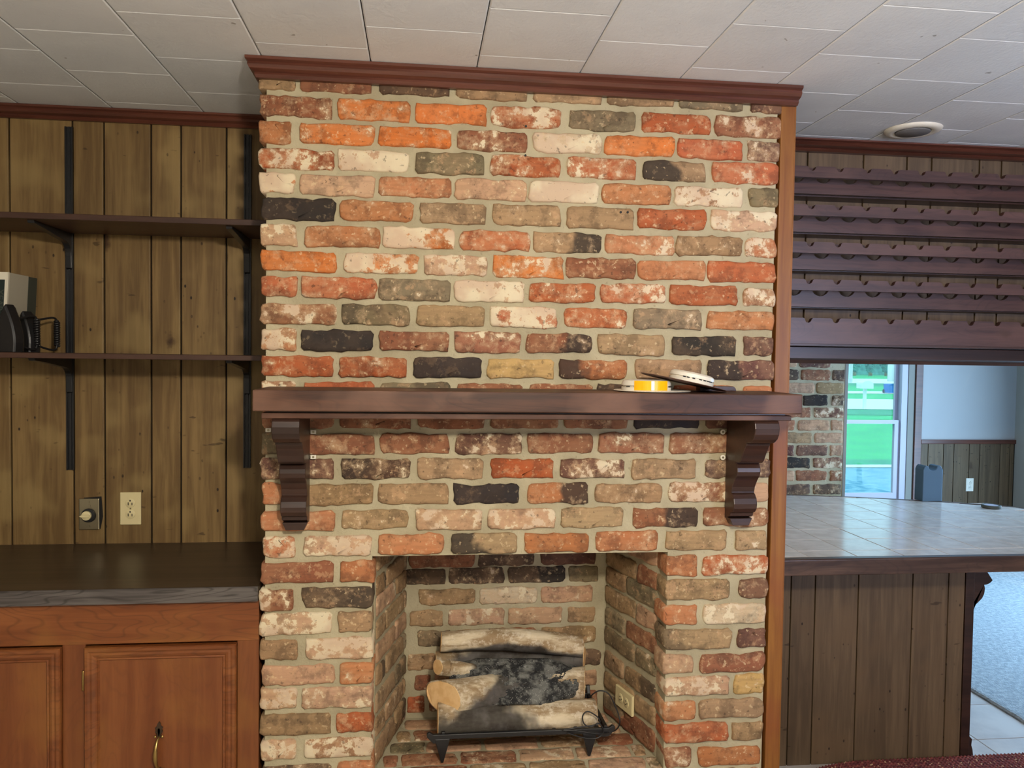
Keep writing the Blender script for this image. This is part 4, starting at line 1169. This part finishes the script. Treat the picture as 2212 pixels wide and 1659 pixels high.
# ------------------------------------------------------------------ braided rug
R_end, xc0, xc1, yc = .60, 2.235, 4.3, -.042
V = []; F = []
def rug_path(r_, n=260):
    P = []; L = xc1 - xc0; per = 2 * L + 2 * PI * r_
    for i in range(n):
        s_ = i / n * per
        if s_ < L: P.append((xc0 + s_, yc + r_))
        elif s_ < L + PI * r_:
            a = PI / 2 - (s_ - L) / r_; P.append((xc1 + r_ * math.cos(a), yc + r_ * math.sin(a)))
        elif s_ < 2 * L + PI * r_: P.append((xc1 - (s_ - L - PI * r_), yc - r_))
        else:
            a = -PI / 2 - (s_ - 2 * L - PI * r_) / r_; P.append((xc0 + r_ * math.cos(a), yc + r_ * math.sin(a)))
    return P, per
rg = thing('braided_rug', (3.2, yc, 0), 'dark red braided oval rug on the floor in front of the bar', 'rug')
for ring in range(40):
    r_ = R_end - .008 - ring * .0148
    if r_ < .01: break
    _, per = rug_path(r_, 4)
    nb = int(per / .016)
    fine = ring < 8
    st_ = 8 if fine else 3
    P, per = rug_path(r_, nb * st_)
    V = []; F = []; n = len(P); sg = 6
    for i in range(n):
        x, y = P[i]; x2, y2 = P[(i + 1) % n]; d = Vector((x2 - x, y2 - y, 0)).normalized(); nrm = Vector((-d.y, d.x, 0))
        ph = 2 * PI * (i % st_) / st_
        bw = .0066 * (1 + .16 * math.sin(ph)); bh = .0065 * (1 + .30 * math.cos(ph))
        off_ = .0016 * math.sin(ph + 1)
        for k in range(sg):
            a = 2 * PI * k / sg
            V.append(Vector((x, y, .0065)) + nrm * (bw * math.cos(a) + off_) + Vector((0, 0, max(-.0055, bh * math.sin(a)))))
    for i in range(n):
        for k in range(sg):
            l = (k + 1) % sg; j = (i + 1) % n; F.append((i * sg + k, i * sg + l, j * sg + l, j * sg + k))
    o_ = mk('braid', V, F, 'rug', rg, True)

# ------------------------------------------------------------------ room beyond the bar
PY = 2.16
xe = aty(1826, 930, PY).x
wp = box('wall_partition', XL, xe - .008, PY + .006, PY + .11, 0, H, 'mortar', None, 0); tag(wp, kind='structure')
box('wall_partition_end', xe - .008, xe + .012, PY + .004, PY + .115, 0, H, 'jamb', wp, .001)
zrow = [aty(1760, 780 + y * .2652, PY).z for y in (115, 220, 320, 420, 523, 627, 728, 830, 935, 1045)]
prow = ['1640 1726 D .3;1731 1794 r .3;1799 1829 D .3', '1640 1761 P .3;1764 1829 T .3', '1735 1789 K .05;1797 1828 D .5', '1700 1752 r .3;1760 1826 M .55', '1693 1717 r .3;1724 1792 P .3;1796 1827 P .3',
        '1690 1755 T .2;1759 1825 P .4', '1690 1715 M .2;1721 1788 M .15;1793 1825 P .45', '1690 1750 K .1;1757 1824 M .6', '1690 1717 P .35;1720 1787 r .2;1793 1823 r .45', '1690 1751 D .3;1757 1823 D .4']
pz = zrow[0] - zrow[1]
for z, tx_, py_ in zip(zrow, prow, (115, 220, 320, 420, 523, 627, 728, 830, 935, 1045)):
    for s_ in tx_.split(';'):
        q = s_.split(); y_ = 780 + py_ * .2652
        a = aty(float(q[0]), y_, PY); b = aty(float(q[1]), y_, PY)
        if b.x > xe - .012: b.x = xe - .012
        brick((a.x + b.x) / 2, PY + random.uniform(-.002, .002), z, b.x - a.x, pz - .014, .03, q[2], float(q[3]), 0, wp, name='brick')
    # hidden part of the course, seen only from the side
    x = aty(1690, 930, PY).x - .02
    if tx_.startswith('1640'): x = aty(1640, 930, PY).x - .02
    k = 0
    while x > 2.0 and k < 4:
        brick(x - .105, PY, z, .195, pz - .014, .03, random.choice('rPTMD'), .3, 0, wp); x -= .21; k += 1
for k in (1, 2, 3, -1, -2):
    z = zrow[0] + pz * k if k > 0 else zrow[-1] + pz * k
    x = xe - .012 - (.09 if k % 2 else 0)
    for i in range(4):
        brick(x - .10, PY, z, .195, pz - .014, .03, random.choice('rPTMD'), .3, 0, wp); x -= .21

# far wall with the window
FW = YF
xj0 = aty(1700, 950, FW).x; 
wx1 = aty(1958, 950, FW).x     # right outer edge of the white window frame
wx0 = wx1 - 1.15
zc_ = aty(1900, 950, FW)
ztop, zbot = 2.05, .36
far = boxes('wall_far', [(XL, wx0, FW, FW + .12, 0, H), (wx1, XR, FW, FW + .12, 0, H), (wx0, wx1, FW, FW + .12, ztop, H), (wx0, wx1, FW, FW + .12, 0, zbot)], 'white_paint')
tag(far, kind='structure')
win = thing('window_1', ((wx0 + wx1) / 2, FW, 1.2), None, None, kind='structure')
fx1 = wx1; fx0 = wx0
fw_ = .055
boxes('frame', [(fx0, fx0 + fw_, FW + .0, FW + .10, zbot, ztop), (fx1 - fw_, fx1, FW + .0, FW + .10, zbot, ztop), (fx0 + fw_, fx1 - fw_, FW + .0, FW + .10, ztop - fw_, ztop), (fx0 + fw_, fx1 - fw_, FW, FW + .10, zbot, zbot + fw_)], 'trim_white', win)
zr = aty(1890, 911, FW + .04).z
us = boxes('upper_sash', [(fx0 + fw_, fx0 + fw_ + .022, FW + .06, FW + .085, zr + .012, ztop - fw_), (fx1 - fw_ - .024, fx1 - fw_, FW + .06, FW + .085, zr + .012, ztop - fw_), (fx0 + fw_ + .022, fx1 - fw_ - .024, FW + .06, FW + .085, ztop - fw_ - .03, ztop - fw_), (fx0 + fw_, fx1 - fw_, FW + .06, FW + .085, zr - .012, zr + .012)], 'trim_white', win)
box('pane', fx0 + fw_ + .022, fx1 - fw_ - .024, FW + .071, FW + .074, zr + .012, ztop - fw_ - .03, 'glass', us, 0)
ls = boxes('lower_sash', [(fx0 + fw_, fx0 + fw_ + .05, FW + .02, FW + .05, zbot + fw_ + .05, zr - .016), (fx1 - fw_ - .045, fx1 - fw_, FW + .02, FW + .05, zbot + fw_ + .05, zr - .016), (fx0 + fw_, fx1 - fw_, FW + .02, FW + .05, zr - .016, zr + .016), (fx0 + fw_, fx1 - fw_, FW + .02, FW + .05, zbot + fw_, zbot + fw_ + .05)], 'trim_white', win)
box('pane', fx0 + fw_ + .05, fx1 - fw_ - .045, FW + .033, FW + .036, zbot + fw_ + .05, zr - .016, 'glass', ls, 0)
xa = aty(1975, 950, FW - .02).x; xb = aty(1990, 950, FW - .02).x
tag(box('trim_8', wx1 + .0, xa, FW - .008, FW, .0, H, 'jamb', None, .002), kind='structure')
tag(box('trim_9', xa, xb, FW - .024, FW, .0, H, 'moulding', None, .003), kind='structure')
ZW = aty(2050, 950, FW - .02).z
tag(box('trim_10', xb, XR, FW - .024, FW, ZW - .036, ZW, 'moulding', None, .004), kind='structure')
gx_ = [xb] + [aty(1640 + x * .2652, 1000, FW).x for x in (1365, 1490, 1575, 1700, 1785, 1950, 2030)] + [XR - .01]
wsc = box('wall_wainscot', xb, XR, FW - .006, FW - .0005, 0, ZW - .036, 'groove', None, 0); tag(wsc, kind='structure')
for a, b in zip(gx_[:-1], gx_[1:]): box('plank', a + .003, b - .003, FW - .013, FW - .006, .0, ZW - .036, 'panel_dark', wsc, .001)
p = aty(2094, 1047, FW - .012)
o3 = thing('wall_outlet', (p.x, FW - .012, p.z), 'white wall outlet on the far dark wainscot, seen above the bar', 'outlet')
duplex(o3, p.x, FW - .0125, p.z)
for c_ in o3.children:
    if c_.name.startswith(('cover_plate', 'socket')): c_.data.materials[0] = MT['white_plastic']

# ------------------------------------------------------------------ outdoors
GZ = -.25
def gy(py): return atz(1890, py, GZ).y
def strip(name, y0, y1, mat, z=0., slope=0.):
    """a ground band; slope turns its edges so that it climbs to the right"""
    x0, x1 = -20, 90
    V = [(x0, y0 - slope * 0 + slope * (x0 - 15), GZ + z), (x1, y0 + slope * (x1 - 15), GZ + z), (x1, y1 + slope * (x1 - 15), GZ + z), (x0, y1 + slope * (x0 - 15), GZ + z)]
    o = mk(name, V, [(0, 1, 2, 3)], mat); tag(o, kind='structure'); return o
o_ = mk('lawn', [(-40, FW + .3, GZ), (120, FW + .3, GZ), (120, 160, GZ), (-40, 160, GZ)], [(0, 1, 2, 3)], 'lawn'); tag(o_, kind='structure')
strip('gravel_yard', FW + .35, gy(1012), 'gravel', .01)
strip('kerb', gy(1012), gy(1006), 'road', .02)
strip('lawn_shade', gy(1006), gy(994), 'lawn_dark', .012)
strip('driveway', gy(884), gy(861), 'road', .02, -.12)
strip('verge', gy(897), gy(884.5), 'lawn_dark', .012, -.12)
strip('street', gy(829), gy(819), 'road', .03)
strip('street_verge', gy(834), gy(829.5), 'lawn_dark', .02)
strip('path_outside', gy(851), gy(846), 'road', .02)
# mailbox
ym = gy(884); mb0 = aty(1867, 884, ym); mb1 = aty(1867, 838, ym)
k_ = (aty(1880, 838, ym) - aty(1855, 838, ym)).length
mb = thing('mailbox', (mb0.x, ym, GZ), 'pale mailbox on a thin post by the driveway, seen through the window', 'mailbox')
box('post', mb0.x - .05, mb0.x + .05, ym - .05, ym + .05, GZ, mb1.z, 'post_white', mb, .005)
P = [(-k_ / 2, 0), (k_ / 2, 0), (k_ / 2, .16)] + [(k_ / 2 * math.cos(a), .16 + .14 * math.sin(a)) for a in (.5, 1.0, PI / 2, PI - 1, PI - .5)] + [(-k_ / 2, .16)]
prism('box', [(mb0.x + a, mb1.z - .02 + b) for a, b in P], 'y', ym - .2, ym + .2, 'post_white', mb)
yb = gy(850); b0 = aty(1921, 850, yb); b1 = aty(1921, 829, yb)
bw_ = (aty(1929, 850, yb) - aty(1915, 850, yb)).length / 2
bn = thing('wheelie_bin', (b0.x, yb, GZ), 'blue wheeled rubbish bin by the road, seen through the window', 'bin')
hb = b1.z - GZ
prism('bin_body', [(b0.x - bw_ * .8, GZ + .05), (b0.x + bw_ * .8, GZ + .05), (b0.x + bw_, GZ + hb * .88), (b0.x - bw_, GZ + hb * .88)], 'y', yb - .3, yb + .3, 'bin_blue', bn, .02)
prism('bin_lid', [(b0.x - bw_ * 1.08, GZ + hb * .88), (b0.x + bw_ * 1.08, GZ + hb * .88), (b0.x + bw_ * 1.05, GZ + hb * .95), (b0.x, GZ + hb), (b0.x - bw_ * 1.05, GZ + hb * .95)], 'y', yb - .33, yb + .3, 'bin_blue', bn, .02)
for sx in (-1, 1): lathe('wheel', [(.12, -.03), (.13, 0), (.12, .03)], (b0.x + sx * bw_ * .75, yb + .3, GZ + .13), 'iron_black', bn, (1, 0, 0), 16)
# utility pole and a pale tree trunk
yp = gy(828); p0_ = aty(1837, 828, yp)
o_ = tube('utility_pole', [(p0_.x, yp, GZ), (p0_.x, yp, GZ + 4), (p0_.x, yp, GZ + 8)], .16, 'post_white', None, 10); tag(o_, 'pale utility pole beside the far street, seen through the window', 'pole')
# trees: crowns of leaf clumps on trunks
rt = random.Random(3)
yt = gy(815)
def tree(x, y, h, r_, label, group='trees across the street'):
    o_ = thing('tree', (x, y, GZ), label, 'tree', group)
    tube('trunk', [(x, y, GZ), (x + .1, y, GZ + h * .4), (x, y, GZ + h * .8)], .25, 'bark', o_, 8, [.25, .2, .1])
    V = []; F = []
    for i in range(420):
        a = rt.uniform(0, 2 * PI); e = math.acos(rt.uniform(-1, 1)); rad = r_ * rt.uniform(.45, .86)
        c_ = Vector((x + rad * math.sin(e) * math.cos(a), y + rad * math.sin(e) * math.sin(a), GZ + .15 + h * .5 + (h * .46) * math.cos(e) * rt.uniform(.7, 1)))
        s_ = rt.uniform(.14, .28); q = Matrix.Rotation(rt.uniform(0, 6), 3, Vector((rt.uniform(-1, 1), rt.uniform(-1, 1), 1)).normalized())
        n = len(V)
        for v in ((-1, 0, -.3), (0, -1, .3), (1, 0, -.2), (0, 1, .4), (0, 0, 1), (0, 0, -1)): V.append(c_ + q @ Vector(v) * s_)
        for f in ((0, 1, 4), (1, 2, 4), (2, 3, 4), (3, 0, 4), (1, 0, 5), (2, 1, 5), (3, 2, 5), (0, 3, 5)): F.append(tuple(n + t_ for t_ in f))
    mk('foliage', V, F, 'leaf', o_)
for px, lab in ((1845, 'bushy blue-green tree across the street, leftmost in the window'), (1880, 'bushy blue-green tree across the street, middle of the window'), (1915, 'bushy blue-green tree across the street, right beside the pale trunk')):
    q = aty(px, 800, yt + 8); tree(q.x, yt + 8, 4.6, .98, lab)
hd_ = mk('hedge', *(lambda: ([(-30, yt + 14, GZ), (140, yt + 14, GZ), (140, yt + 14, GZ + 7), (-30, yt + 14, GZ + 7), (-30, yt + 16, GZ), (140, yt + 16, GZ), (140, yt + 16, GZ + 7), (-30, yt + 16, GZ + 7)], [(0, 1, 2, 3), (5, 4, 7, 6), (3, 2, 6, 7), (4, 0, 3, 7), (1, 5, 6, 2)]))(), 'leaf')
tag(hd_, 'dense blue-green woodland edge far behind the trees', 'hedge')
p1_ = aty(1927, 825, gy(824)); o_ = tube('tree', [(p1_.x, gy(824), GZ), (p1_.x, gy(824), GZ + 3), (p1_.x + .2, gy(824), GZ + 6)], .42, 'post_white', None, 10)
tag(o_, 'pale bare tree trunk behind the blue bin, seen through the window', 'tree')
# unused data guard
for ob in list(D.objects):
    if ob.type == 'MESH' and len(ob.data.polygons) == 0: D.objects.remove(ob)
